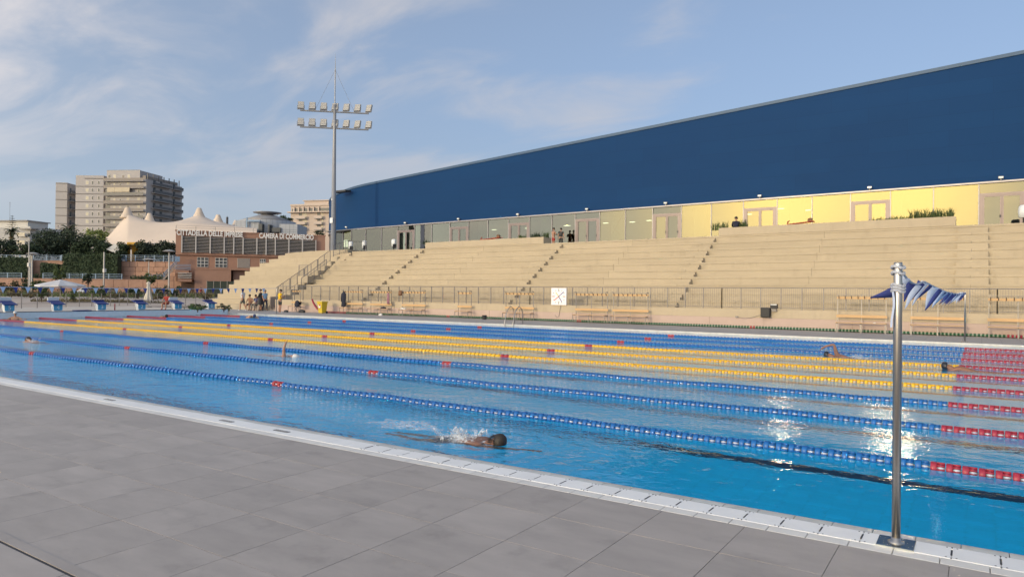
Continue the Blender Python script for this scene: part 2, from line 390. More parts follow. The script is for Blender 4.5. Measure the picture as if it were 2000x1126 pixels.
# the water
mw = bpy.data.materials.new('pool_water'); mw.use_nodes = True; nt = mw.node_tree; N = nt.nodes; L = nt.links
pb = N['Principled BSDF']; pb.inputs['Base Color'].default_value = (0.60, 0.97, 1.0, 1); pb.inputs['Roughness'].default_value = 0.0
pb.inputs['IOR'].default_value = 1.333; pb.inputs['Transmission Weight'].default_value = 1.0
tc = N.new('ShaderNodeTexCoord'); sp = N.new('ShaderNodeSeparateXYZ'); L.new(tc.outputs['Object'], sp.inputs[0])
def nm(op, a, b=None, c=None):
    n = N.new('ShaderNodeMath'); n.operation = op
    for i, x in enumerate((a, b, c)):
        if x is None: continue
        if isinstance(x, (int, float)): n.inputs[i].default_value = x
        else: L.new(x, n.inputs[i])
    return n.outputs[0]
def nnoise(scale, detail, dist=0.0, st=(1, 1, 1), rough=0.5):
    mp = N.new('ShaderNodeMapping'); mp.inputs['Scale'].default_value = st; L.new(tc.outputs['Object'], mp.inputs[0])
    n = N.new('ShaderNodeTexNoise'); n.inputs['Scale'].default_value = scale; n.inputs['Detail'].default_value = detail; n.inputs['Distortion'].default_value = dist; n.inputs['Roughness'].default_value = rough
    L.new(mp.outputs[0], n.inputs['Vector']); return n.outputs['Fac']
def nrange(x, a, b, c, d):
    n = N.new('ShaderNodeMapRange'); n.interpolation_type = 'SMOOTHSTEP'; L.new(x, n.inputs['Value'])
    for i, q in zip(('From Min', 'From Max', 'To Min', 'To Max'), (a, b, c, d)): n.inputs[i].default_value = q
    return n.outputs[0]
h1 = nnoise(0.85, 2, 0.6, (1.0, 1.25, 1)); h2 = nnoise(3.4, 3, 0.5, (1.0, 1.3, 1)); h3 = nnoise(12.0, 3, 0.4)
patch = nrange(nnoise(0.16, 2), 0.35, 0.65, 0.45, 1.1)
# lane nearest the edge: still water ahead of the swimmer, churned behind
calm_x = nrange(sp.outputs['X'], 40.4, 43.2, 1.6, 0.16); lane1 = nrange(sp.outputs['Y'], 2.3, 3.4, 0.0, 1.0)
calm2 = nrange(sp.outputs['X'], 41.0, 45.5, 1.0, 0.5)
amp = nm('ADD', nm('MULTIPLY', calm_x, nm('SUBTRACT', 1.0, lane1)), nm('MULTIPLY', nm('MULTIPLY', patch, calm2), lane1))
hh = nm('ADD', nm('ADD', nm('MULTIPLY', h1, 0.030), nm('MULTIPLY', h2, 0.021)), nm('MULTIPLY', h3, 0.0088))
hh = nm('MULTIPLY', hh, amp)
sx_ = nm('SUBTRACT', sp.outputs['X'], 40.55); sy_ = nm('SUBTRACT', sp.outputs['Y'], 0.55)
sd2 = nm('SQRT', nm('ADD', nm('MULTIPLY', sx_, sx_), nm('MULTIPLY', sy_, sy_)))
ring = nm('MULTIPLY', nm('SINE', nm('ADD', nm('MULTIPLY', sd2, 19.0), nm('MULTIPLY', h2, 6.0))), nm('POWER', 2.718, nm('MULTIPLY', sd2, -1.5)))
hh = nm('ADD', hh, nm('MULTIPLY', ring, 0.012))
bp = N.new('ShaderNodeBump'); bp.inputs['Strength'].default_value = 1.0; bp.inputs['Distance'].default_value = 1.0
L.new(hh, bp.inputs['Height']); L.new(bp.outputs[0], pb.inputs['Normal'])
wob = MB(); wob.quad((PX0, PY0, 0), (PX1, PY0, 0), (PX1, PY1, 0), (PX0, PY1, 0))
for v_i in range(4): wob.v[v_i] = (wob.v[v_i][0], wob.v[v_i][1], -0.062)
water = struct('water', wob, mw)

# ------------------------------------------------------------------ lane ropes
C_blue = mat('float_blue', (0.006, 0.11, 0.36), 0.38, var=0.2, scale=30); C_yel = mat('float_yellow', (0.68, 0.40, 0.012), 0.4, var=0.15, scale=30)
C_red = mat('float_maroon', (0.30, 0.020, 0.045), 0.38, var=0.2, scale=30); C_mark = mat('float_red', (0.34, 0.025, 0.03), 0.4, var=0.2, scale=30)
C_hub = mat('float_hub', (0.40, 0.45, 0.58), 0.4, var=0.15, scale=30); C_cable = mat('rope_cable', (0.3, 0.3, 0.32), 0.5)
DP = 0.139; FR = 0.063
RX = Matrix.Rotation(math.pi/2, 4, 'Y')
def float_near(col):
    b = MB(); b.lathe([(0.04, 0.0), (FR-.006, 0.0), (FR, 0.006), (FR, 0.052), (FR-.006, 0.058), (0.04, 0.058)], 14, RX, cap=False)
    for a in range(7):
        ang = 2*math.pi*a/7; c, s = math.cos(ang), math.sin(ang)
        b.box(0.0585, 0.128, -0.008, 0.008, 0.036, FR-.003, Matrix.Rotation(ang, 4, 'X'))
    n1 = len(b.f)
    b.lathe([(0.0, 0.056), (0.036, 0.062), (0.042, 0.09), (0.036, 0.12), (0.0, 0.128)], 10, RX, cap=False)
    me = b.mesh('float', [col, C_hub], True)
    me.polygons.foreach_set('material_index', [0]*n1+[1]*(len(b.f)-n1)); return me
def float_far(b, x, y, z):
    M = Matrix.Translation((x, y, z)) @ RX
    b.lathe([(0.038, 0.0), (FR, 0.004), (FR, 0.078), (0.038, 0.082)], 8, M, cap=False)
    b.lathe([(0.04, 0.082), (0.04, DP)], 8, M, cap=False)
near_me = {c.name: float_near(c) for c in (C_blue, C_yel, C_red, C_mark)}
ROPES = [(C_blue, 'blue lane rope with maroon end nearest the tiled deck'), (C_blue, 'blue lane rope second from the near pool edge'), (C_blue, 'third blue lane rope from the near edge, next to the yellow ones'),
         (C_yel, 'nearest of the three yellow lane ropes'), (C_yel, 'middle one of the three yellow lane ropes'), (C_yel, 'farthest of the three yellow lane ropes'),
         (C_blue, 'blue lane rope just beyond the farthest yellow rope'), (C_blue, 'middle one of the three far blue lane ropes'), (C_blue, 'farthest blue lane rope, along the far deck')]
MARKS = (14.74, 24.56, 34.54)
for k, (cc, lab) in enumerate(ROPES):
    y0 = 2.5*(k+1); root = thing('lane_rope', lab, 'lane rope', (0, y0, -0.05), 0, 'lane ropes')
    def sway(x): return (0.02*math.sin(x*0.42+k*1.7)+(0.006*math.sin(x*1.6+k) if k < 3 else 0), (0.006*math.sin(x*1.9+k*2.1)+0.004*math.sin(x*4.1+k))*(1 if k < 3 else .4)+0.0)
    bulk = {}
    nfl = 0
    for i in range(int((49.4-0.6)/DP)):
        x = 0.6+DP*i
        c = C_red if (x < 5.0 or x > 44.91) else cc
        if any(abs(x+DP/2-m) < DP for m in MARKS): c = C_mark
        dy, dz = sway(x); q = shown((x, y0, 0)); q2 = shown((x+DP, y0, 0))
        wide = q and q2 and abs(q2[0]-q[0]) > 8.5 and q[0] < 2010
        if wide and nfl < 290:
            put('float', near_me[c.name], root, (x, dy, dz)); nfl += 1
        else: float_far(bulk.setdefault(c.name, (MB(), c))[0], x, dy, dz)
    for b, c in bulk.values(): tag(b.build('far_floats', c, root, False), kind='stuff')
    MB().tube([(x*0.5, sway(x*0.5)[0], sway(x*0.5)[1]) for x in range(0, 101)], 0.008, 5).build('cable', C_cable, root)
# ================================================================== grandstand
M_beige = mat('beige_render', (0.445, 0.366, 0.260), 0.85, var=0.07, scale=0.55, bump=0.05, bscale=30, detail=8, rand=0.03)
M_tierface = mat('beige_precast', (0.425, 0.352, 0.250), 0.85, var=0.09, scale=0.7, bump=0.06, bscale=25, detail=9, rand=0.035, stretch=(0.5, 1, 2.5))
stained(M_tierface, 1.1, .10, .50, .72, (1.2, 1.2, .35)); stained(M_tierface, 5.0, .08, .58, .72, (.35, 1, 3)); stained(M_beige, 1.4, .09, .50, .72, (1.6, 1, .3))
M_plinth = mat('pink_plinth', (0.46, 0.35, 0.30), 0.85, var=0.08, scale=1.2, detail=6)
M_rail = mat('galvanised', (0.20, 0.185, 0.18), 0.5, 0.3, var=0.15, scale=6)
M_shadowwall = mat('grey_brown_render', (0.36, 0.29, 0.245), 0.9, var=0.1, scale=1.2)  # beige render darkened, the shade of the stair gap put into its colour
YR1, TD, TH, ZW = 32.67, 0.745, 0.455, 0.915
def ty(k): return YR1+TD*(k-1)          # riser of tier k
def tz(k): return ZW+TH*k               # top of tier k
ZP = tz(10)                              # promenade
SX1 = 56.0
def slab_x(mb, x0, x1, y0, y1, z0, z1, n=1):
    """box whose height follows the slight climb"""
    P = [(x0, y0, wz(x0, z0)), (x1, y0, wz(x1, z0)), (x1, y1, wz(x1, z0)), (x0, y1, wz(x0, z0)), (x0, y0, wz(x0, z1)), (x1, y0, wz(x1, z1)), (x1, y1, wz(x1, z1)), (x0, y1, wz(x0, z1))]
    n = len(mb.v); mb.v += P
    mb.f += [tuple(n+i for i in q) for q in ((3, 2, 1, 0), (4, 5, 6, 7), (0, 1, 5, 4), (1, 2, 6, 5), (2, 3, 7, 6), (3, 0, 4, 7))]
    return mb
stand = thing('grandstand', 'long pale beige stepped grandstand below the blue hall', 'grandstand', (0, 0, 0))
slab_x(MB(), -2.45, SX1, 31.0, 31.28, 0.0, 0.55).build('plinth', M_plinth, stand)
slab_x(MB(), -2.45, SX1, 30.99, 31.29, 0.553, 0.98).build('front_wall', M_beige, stand)
slab_x(MB(), -2.45, SX1, 31.29, ty(1), 0.0, ZW).build('walkway', M_beige, stand)
for x in (6.0, 12.3, 19.0, 25.1, 33.4, 36.2, 40.3, 47.0): MB().box(x-.006, x+.006, 30.984, 31.0, 0.02, 0.54).build('wall_joint', M_shadowwall, stand)
AISLES = [(4.85, 6.15), (18.35, 19.65), (29.75, 31.05), (44.37, 45.72)]
SECT = [(-2.45, 5.5), (5.5, 12.4), (12.4, 19.0), (19.0, 25.2), (25.2, 30.4), (30.4, 37.6), (37.6, 45.0), (45.0, SX1)]
for k in range(1, 11):
    for i, (a, b) in enumerate(SECT):
        g = random.uniform(.003, .006)
        y1 = ty(k+1)+0.02 if k < 10 else 46.4
        mb = MB(); slab_x(mb, a+g, b-g, ty(k)-0.03, y1, tz(k)-0.10, tz(k))            # tread slab with a small nosing
        slab_x(mb, a+g, b-g, ty(k), y1, tz(k-1)-0.02, tz(k)-0.101)
        mb.build('tier' if k < 10 else 'promenade_slab', M_tierface, stand)
# aisle steps: two small blocks on every tread
for a, b in AISLES:
    for k in range(0, 10):
        y0 = ty(k+1)
        mb = MB(); slab_x(mb, a, b, y0-0.48, y0-0.032, tz(k), tz(k)+TH/3); mb.build('aisle_step', M_tierface, stand)
        mb = MB(); slab_x(mb, a, b, y0-0.25, y0-0.032, tz(k)+TH/3+.002, tz(k)+2*TH/3); mb.build('aisle_step', M_tierface, stand)
# planters along the top edge
M_soil = mat('planter_soil', (0.06, 0.045, 0.03), 0.95, var=0.3, scale=8)
PLANT = [(6.35, 18.0), (31.25, 44.25)]
for a, b in PLANT:
    y0, y1 = ty(10)-0.06, ty(10)+1.1
    mb = MB(); slab_x(mb, a, b, y0, y0+.16, tz(10)+.004, tz(10)+.50); slab_x(mb, a, b, y1-.16, y1, tz(10)+.004, tz(10)+.50)
    slab_x(mb, a, a+.16, y0+.16, y1-.16, tz(10)+.004, tz(10)+.50); slab_x(mb, b-.16, b, y0+.16, y1-.16, tz(10)+.004, tz(10)+.50); mb.build('planter', M_beige, stand)
    slab_x(MB(), a+.16, b-.16, y0+.16, y1-.16, tz(10)+.3, tz(10)+.42).build('planter_soil', M_soil, stand)

# the short wing to the left, its tiers cut off in a stepped end, curving back at the top
wing = thing('grandstand_wing', 'short stepped beige wing left of the stand stairs', 'grandstand', (0, 0, 0))
XR = -3.55
for k in range(-1, 12):
    z1 = wz(-8, tz(k)); z0 = wz(-8, tz(k-1))-0.02 if k > -1 else 0.0
    if k == 11: z1 = wz(-8, tz(10)+0.30); z0 = wz(-8, tz(10))-0.02
    xl = -12.3-0.25*(k+1)
    yk = ty(k) if k > 0 else (31.25 if k == -1 else 31.95)
    if k == 11: yk = ty(10)+0.5
    xr = XR
    bend = 0.0 if k < 8 else (k-7)*0.55
    n = 12; row = []
    for i in range(n+1):
        t = i/n; x = xr+(xl-xr)*t; row.append((x, yk+bend*max(0, t-0.15)**2*1.4))
    back = [(x, 44.0 if k >= 10 else y+TD+1.2) for x, y in row]
    poly = row+back[::-1]
    MB().prism(poly[::-1] if k > 99 else poly, z0, z1).build('tier', M_tierface, wing)
MB().box(XR, XR+.12, 31.3, 33.2, 0, wz(-3, 1.2)).build('cheek_wall', M_shadowwall, wing)  # side face of the wing, painted in the shade tone

# stairs in the gap between wing and stand
gap = thing('stand_stairs', 'stairway in the gap between the wing and the long stand', 'stairs', (0, 0, 0))
GX0, GX1 = XR+.125, -2.46
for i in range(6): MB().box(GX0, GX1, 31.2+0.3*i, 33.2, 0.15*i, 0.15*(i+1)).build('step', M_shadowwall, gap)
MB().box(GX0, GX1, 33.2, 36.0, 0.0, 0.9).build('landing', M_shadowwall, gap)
MB().box(GX0, GX1, 36.0, 36.2, 0.9, 2.45).build('passage_dark', M_dark, gap)  # near-black sheet standing in for the darkness inside the passage
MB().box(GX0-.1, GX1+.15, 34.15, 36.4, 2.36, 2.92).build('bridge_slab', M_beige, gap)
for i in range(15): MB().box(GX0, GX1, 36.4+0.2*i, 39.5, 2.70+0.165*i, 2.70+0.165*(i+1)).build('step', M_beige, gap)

def railing(root, pts, zs, h=1.05, pitch=1.0, bar=0.11, lean=False, bars=True):
    """posts, rails and infill along a polyline; pts (x,y), zs = base heights"""
    for (x0, y0), (x1, y1), z0, z1 in zip(pts[:-1], pts[1:], zs[:-1], zs[1:]):
        L_ = math.hypot(x1-x0, y1-y0); n = max(1, round(L_/pitch))
        A = Vector((x0, y0, z0)); B = Vector((x1, y1, z1)); D = (B-A)/n; rz = math.atan2(y1-y0, x1-x0)
        MB().bar(A+Vector((0, 0, h)), B+Vector((0, 0, h)), 0.021, 6).build('top_rail', M_rail, root)
        MB().bar(A+Vector((0, 0, .09)), B+Vector((0, 0, .09)), 0.014, 5).build('bottom_rail', M_rail, root)
        for i in range(n+1):
            p = A+D*i; MB().box(-.022, .022, -.022, .022, 0, h-.02, T(p.x, p.y, p.z, rz)).build('post', M_rail, root)
        if bars:
            for i in range(n):
                mb = MB(); m = max(2, round(D.length/bar))
                for j in range(1, m):
                    p = A+D*(i+j/m); mb.box(-.005, .005, -.005, .005, .09, h-.02, T(p.x, p.y, p.z, rz))
                mb.build('bar_panel', M_rail, root)
fr = thing('front_railing', 'long grey bar railing on the front wall of the stand', 'railing', (0, 0, 0))
xs = [-2.3, 10, 22, 34, 46, 55]
railing(fr, [(x, 31.13) for x in xs], [wz(x, .98) for x in xs], h=1.09, pitch=1.0, bar=0.105)
wr = thing('stair_railing', 'sloping grey handrail at the right edge of the stand wing', 'railing', (0, 0, 0))
for k in range(0, 9, 1):
    y0 = ty(k) if k > 0 else 31.95
    z0 = wz(-4, tz(k)); z1 = wz(-4, tz(k+1))
    mb = MB()
    if k % 2 == 0 and k < 8: railing(wr, [(XR-.15, y0+.1), (XR-.15, ty(k+2)+.0)], [wz(-4, tz(k))+.02, wz(-4, tz(k+2))+.02-.06], h=1.0, pitch=0.75, bar=0.14)
wr2 = thing('stair_railing', 'short grey handrail beside the stairs at the left end of the long stand', 'railing', (0, 0, 0))
railing(wr2, [(-2.3, 33.5), (-2.3, 36.2)], [wz(-2, tz(2))+.02, wz(-2, tz(5))+.4], h=0.95, pitch=0.75, bar=0.14)
wr3 = thing('bridge_railing', 'small grey railing on the slab above the stair passage', 'railing', (0, 0, 0))
railing(wr3, [(GX0-.05, 34.2), (GX1+.1, 34.2)], [2.925, 2.925], h=0.95, pitch=0.8, bar=0.14)
wr4 = thing('terrace_railing', 'grey railing round the foot of the floodlight mast', 'railing', (0, 0, 0))
zt = wz(-6, ZP)
railing(wr4, [(XR-.1, 38.2), (XR-.1, 39.7), (-3.0, 41.6)], [wz(-4, tz(8))+.4, zt+.02, zt+.02], h=1.05, pitch=0.9, bar=0.14)

# ================================================================== blue hall with its glazed ground floor
GY, GZ0, GZ1 = 46.35, ZP+.005, 8.50
M_bluewall = mat('blue_cladding', (0.0035, 0.040, 0.128), 0.6, var=0.06, scale=0.25, bump=0.02, bscale=5, spec=0.12, stretch=(0.3, 0.3, 1))
_n = M_bluewall.node_tree; _N = _n.nodes; _L = _n.links
_tc = _N.new('ShaderNodeTexCoord'); _br = _N.new('ShaderNodeTexBrick'); _br.offset = 0.5
_mp = _N.new('ShaderNodeMapping'); _mp.inputs['Rotation'].default_value = (math.pi/2, 0, 0); _L.new(_tc.outputs['Object'], _mp.inputs[0]); _L.new(_mp.outputs[0], _br.inputs['Vector'])
_br.inputs['Scale'].default_value = 1.0; _br.inputs['Brick Width'].default_value = 4.6; _br.inputs['Row Height'].default_value = 1.02; _br.inputs['Mortar Size'].default_value = 0.012
_br.inputs['Color1'].default_value = (1, 1, 1, 1); _br.inputs['Color2'].default_value = (0.90, 0.91, 0.93, 1); _br.inputs['Mortar'].default_value = (0.72, 0.74, 0.78, 1)
_b = _N['Principled BSDF']; _src = _b.inputs['Base Color'].links[0].from_socket
_mx = _N.new('ShaderNodeMix'); _mx.data_type = 'RGBA'; _mx.blend_type = 'MULTIPLY'; _mx.inputs[0].default_value = 1; _L.new(_src, _mx.inputs[6]); _L.new(_br.outputs[0], _mx.inputs[7]); _L.new(_mx.outputs[2], _b.inputs['Base Color'])
M_bluetrim = mat('blue_trim', (0.03, 0.075, 0.15), 0.5, 0.1, var=0.05)
M_alu = mat('mauve_aluminium', (0.19, 0.155, 0.155), 0.42, 0.4, var=0.06, scale=3)
M_alulite = mat('pale_aluminium', (0.30, 0.28, 0.29), 0.4, 0.4, var=0.05)
mg = bpy.data.materials.new('facade_glass'); mg.use_nodes = True; nt = mg.node_tree; nt.nodes.remove(nt.nodes['Principled BSDF'])
N = nt.nodes; L = nt.links; out = N['Material Output']
trn = N.new('ShaderNodeBsdfTransparent'); trn.inputs[0].default_value = (0.30, 0.35, 0.32, 1)
gls = N.new('ShaderNodeBsdfGlossy'); gls.inputs['Color'].default_value = (1.0, 0.95, 0.80, 1); gls.inputs['Roughness'].default_value = 0.015
lw = N.new('ShaderNodeFresnel'); lw.inputs[0].default_value = 1.5
mm = N.new('ShaderNodeMath'); mm.operation = 'MULTIPLY_ADD'; mm.inputs[1].default_value = 0.9; mm.inputs[2].default_value = 0.075; mm.use_clamp = True; L.new(lw.outputs[0], mm.inputs[0])
nz = N.new('ShaderNodeTexNoise'); nz.inputs['Scale'].default_value = 0.35; tcg = N.new('ShaderNodeTexCoord'); L.new(tcg.outputs['Object'], nz.inputs['Vector'])
bpg = N.new('ShaderNodeBump'); bpg.inputs['Strength'].default_value = 0.3; bpg.inputs['Distance'].default_value = 0.02; L.new(nz.outputs['Fac'], bpg.inputs['Height']); 
oig = N.new('ShaderNodeObjectInfo'); wng = N.new('ShaderNodeTexWhiteNoise'); wng.noise_dimensions = '1D'; L.new(oig.outputs['Random'], wng.inputs['W'])
ofs = N.new('ShaderNodeVectorMath'); ofs.operation = 'MULTIPLY_ADD'; ofs.inputs[1].default_value = (0.085, 0.0, 0.010); ofs.inputs[2].default_value = (-0.0425, 0.0, -0.005); L.new(wng.outputs['Color'], ofs.inputs[0])
adn = N.new('ShaderNodeVectorMath'); adn.operation = 'ADD'; L.new(bpg.outputs[0], adn.inputs[0]); L.new(ofs.outputs[0], adn.inputs[1])
nrn = N.new('ShaderNodeVectorMath'); nrn.operation = 'NORMALIZE'; L.new(adn.outputs[0], nrn.inputs[0]); L.new(nrn.outputs[0], gls.inputs['Normal'])
mxs = N.new('ShaderNodeMixShader'); L.new(mm.outputs[0], mxs.inputs[0]); L.new(trn.outputs[0], mxs.inputs[1]); L.new(gls.outputs[0], mxs.inputs[2]); L.new(mxs.outputs[0], out.inputs[0])

hall = thing('sports_hall', 'long dark blue hall with a glazed ground floor above the stand', 'building', (0, 0, 0))
XC, RAD = -6.8, 17.0
def hall_pt(s, inset=0.0):
    """s metres along the wall from X=56 leftwards: straight, then round the curved end"""
    ls = SX1-XC
    if s <= ls: return Vector((SX1-s, GY+inset, 0)), Vector((0, -1, 0))
    a = (s-ls)/RAD; n = Vector((-math.sin(a), -math.cos(a), 0)); c = Vector((XC, GY+RAD, 0)); return c+n*(RAD-inset), n
ROOF = [(56, 17.17), (-7, 12.87), (-40, 10.62)]
def roof_z(x):
    for (a, za), (b, zb) in zip(ROOF[:-1], ROOF[1:]):
        if b <= x <= a: return za+(zb-za)*(a-x)/(a-b)
    return ROOF[-1][1]
SS = [0, 8, 16, 24, 32, 40, 48, 56, SX1-XC-2.0, SX1-XC-.6, SX1-XC]+[SX1-XC+RAD*math.radians(d) for d in range(2, 96, 3)]
bot, top, topb = [], [], []
for s in SS:
    p, n = hall_pt(s, -0.12); xx = p.x if s <= SX1-XC else XC-(s-(SX1-XC))
    bot.append((p.x, p.y, wz(max(p.x, -8), GZ1)+.10)); top.append((p.x, p.y, roof_z(xx)))
MB().strip([bot, top]).build('blue_wall', M_bluewall, hall, True)
inb = [(hall_pt(s, 6)[0].x, hall_pt(s, 6)[0].y+0.5, t[2]-.3) for s, t in zip(SS, top)]
MB().strip([[(x, y, z) for x, y, z in top], inb]).build('roof', M_bluetrim, hall)
mb = MB()
for a, b in zip(range(len(SS)-1), range(1, len(SS))):
    n0 = hall_pt(SS[a])[1]*.06; n1 = hall_pt(SS[b])[1]*.06; A = Vector(top[a]); B = Vector(top[b])
    mb.quad(A+n0+Vector((0, 0, -.16)), B+n1+Vector((0, 0, -.16)), B+n1+Vector((0, 0, .06)), A+n0+Vector((0, 0, .06))); mb.quad(A+n0+Vector((0, 0, .06)), B+n1+Vector((0, 0, .06)), B-n1*4+Vector((0, 0, .06)), A-n0*4+Vector((0, 0, .06)))
    mb.quad(A+n0+Vector((0, 0, -.16)), A-n0+Vector((0, 0, -.16)), B-n1+Vector((0, 0, -.16)), B+n1+Vector((0, 0, -.16)))
mb.build('roof_trim', M_bluetrim, hall)
mb = MB()
for a, b in zip(range(len(SS)-1), range(1, len(SS))):
    pa, na = hall_pt(SS[a], -.2); pb2, nb = hall_pt(SS[b], -.2); za, zb = bot[a][2], bot[b][2]
    for z0, z1 in ((-.10, 0.0),):
        A0, B0 = Vector((pa.x, pa.y, za+z0)), Vector((pb2.x, pb2.y, zb+z0)); up = Vector((0, 0, z1-z0))
        mb.quad(A0, B0, B0+up, A0+up); mb.quad(A0+up, B0+up, B0+up-nb*.25, A0+up-na*.25); mb.quad(A0, A0-na*.25, B0-nb*.25, B0)
mb.build('sill_trim', M_alulite, hall)
# bays
MU = [687, 714.7, 746, 777, 810.5, 844, 879, 915.5, 953.6, 993.6, 1034.7, 1078.7, 1124, 1171.5, 1221.7, 1275, 1331, 1389.4, 1452, 1518, 1586, 1661, 1739, 1823, 1911.5, 2003]
DOORS = {777, 879, 993.6, 1124, 1275, 1452, 1661, 1911.5}
MX = [on_y(u, 430, GY).x for u in MU]
bays = [(MX[i], MX[i+1], MU[i] in DOORS) for i in range(len(MX)-1)]+[(MX[-1]+2.45*i, MX[-1]+2.45*(i+1), False) for i in range(3)]
def bz(x, z): return wz(x, z)
def door_leaf(x0, x1, z0, z1, y, root):
    f = 0.085; mb = MB()
    for a, b, c, d in ((x0, x0+f, z0, z1), (x1-f, x1, z0, z1), (x0+f, x1-f, z1-f, z1), (x0+f, x1-f, z0, z0+.12), (x0+f, x1-f, z0+.42, z0+.50)): mb.box(a, b, y-.05, y+.03, c, d)
    o = mb.build('door_leaf', M_alu, root)
    MB().box(x0+f, x1-f, y-.008, y+.004, z0+.5, z1-f).build('pane', mg, o); MB().box(x0+f, x1-f, y-.008, y+.004, z0+.12, z0+.42).build('pane', mg, o)
    MB().box(x1-f-.03, x1-f+.05, y-.09, y-.05, z0+1.0, z0+1.12).build('handle', M_dark, o)
for x0, x1, door in bays:
    za, zb = bz((x0+x1)/2, GZ0), bz((x0+x1)/2, GZ1)
    MB().box(x0-.026, x0+.026, GY-.06, GY+.06, za, zb).build('mullion', M_alulite, hall)
    if door:
        zd = za+2.38
        MB().box(x0+.035, x1-.035, GY-.07, GY+.05, zd, zd+.13).build('transom', M_alu, hall)
        MB().box(x0+.035, x0+.20, GY-.065, GY+.05, za, zd).build('door_frame', M_alu, hall); MB().box(x1-.20, x1-.035, GY-.065, GY+.05, za, zd).build('door_frame', M_alu, hall)
        xm = (x0+x1)/2
        door_leaf(x0+.20, xm-.005, za+.01, zd-.005, GY, hall); door_leaf(xm+.005, x1-.20, za+.01, zd-.005, GY, hall)
        MB().box(x0+.035, x1-.035, GY-.006, GY+.006, zd+.13, zb).build('pane', mg, hall)
    elif abs(x0-MX[4]) < .01:
        MB().box(x0+.035, x0+.75, GY-.006, GY+.006, za, zb).build('pane', mg, hall); MB().box(x0+.75, x0+1.25, GY-.03, GY+.03, za, zb).build('blue_panel', mat('navy_panel', (0.012, 0.022, 0.05), 0.5), hall); MB().box(x0+1.25, x1-.035, GY-.006, GY+.006, za, zb).build('pane', mg, hall)  # narrow navy strip, the dark of an open gap put into its colour
    else:
        MB().box(x0+.035, x1-.035, GY-.006, GY+.006, za, zb).build('pane', mg, hall)
# curved end: facetted glass
ls = SX1-XC; arc0 = SX1-MX[0]
ss = [arc0]
while ss[-1] < ls+RAD*1.3: ss.append(ss[-1]+2.25)
for a, b in zip(ss[:-1], ss[1:]):
    pa, pb2 = hall_pt(a)[0], hall_pt(b)[0]; za, zb = bz(-8, GZ0), bz(-8, GZ1); d = (pb2-pa).normalized()*.035
    n = hall_pt((a+b)/2)[1]*.006
    mb = MB(); A, B = pa+d, pb2-d
    mb.prism([(A.x+n.x, A.y+n.y), (B.x+n.x, B.y+n.y), (B.x-n.x, B.y-n.y), (A.x-n.x, A.y-n.y)][::-1], za, zb); mb.build('pane', mg, hall)
    MB().box(-.035, .035, -.06, .06, za, zb, T(pb2.x, pb2.y, 0, math.atan2(-n.x, -n.y) if False else math.atan2(n.y, n.x)+math.pi/2)).build('mullion', M_alulite, hall)
# inside: floor, back wall, ceiling, columns, braces, ceiling lights
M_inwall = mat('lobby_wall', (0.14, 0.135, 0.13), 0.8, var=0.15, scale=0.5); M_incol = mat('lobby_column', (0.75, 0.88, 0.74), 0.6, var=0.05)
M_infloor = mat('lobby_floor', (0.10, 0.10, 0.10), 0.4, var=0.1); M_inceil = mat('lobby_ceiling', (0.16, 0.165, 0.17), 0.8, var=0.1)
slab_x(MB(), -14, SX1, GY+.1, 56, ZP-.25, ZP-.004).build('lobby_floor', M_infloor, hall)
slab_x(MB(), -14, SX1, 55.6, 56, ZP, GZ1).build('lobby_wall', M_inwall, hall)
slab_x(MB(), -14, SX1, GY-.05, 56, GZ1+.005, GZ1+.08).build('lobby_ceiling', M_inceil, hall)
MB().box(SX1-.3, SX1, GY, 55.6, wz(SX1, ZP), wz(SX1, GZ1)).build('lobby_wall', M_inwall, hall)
for u0, u1 in ((719, 733), (834, 845), (935, 952), (1056, 1079), (1194, 1217), (1355, 1376), (1544, 1570), (1720, 1760)):
    xa, xb = on_y(u0, 430, GY+1.6).x, on_y(u1, 430, GY+1.6).x
    slab_x(MB(), xa, xb, GY+1.6, GY+2.1, ZP, GZ1).build('column', M_incol, hall)
for u0, u1, va, vb in ((1194, 1217, 460, 418),):
    a, b = on_y(u0, va, GY+1.2), on_y(u1, vb, GY+1.2); MB().bar(a, b, .03, 6).build('brace', M_alu, hall); a2, b2 = on_y(1210, 458, GY+1.2), on_y(1198, 444, GY+1.2); MB().bar(a2, b2, .03, 6).build('brace', M_alu, hall)
M_lit = glow('ceiling_lamp', (1.0, 0.85, 0.6), 5.0)
for u, v in ((965, 449), (1030, 446), (1106, 441), (1109, 441), (1183, 436), (1235, 434), (1268, 431), (1462, 419), (1525, 408), (1577, 411)):
    p = on_y(u, v, GY+4.5); MB().box(-.22, .22, -.10, .10, 0, .05, T(p.x, p.y, min(p.z, wz(p.x, GZ1)-.1))).build('ceiling_lamp', M_lit, hall)
# white covers seen behind the far-left panes
M_paper = mat('pale_green_poster', (0.55, 0.66, 0.52), 0.7, var=0.05)
for u0, v0, u1, v1 in ((720, 457, 731, 479), (672, 469, 680, 482), (828, 458, 843, 475)):
    a, b = on_y(u0, v0, GY+.25), on_y(u1, v1, GY+.25); MB().box(a.x, b.x, GY+.2, GY+.25, b.z, a.z).build('notice_board', M_paper, hall)
# black bracket under the left roof corner
p = on_y(668, 374, GY-.5); MB().box(-1.0, .9, -.35, .45, -.08, .10, T(p.x, p.y, p.z)).build('bracket', M_dark, hall)
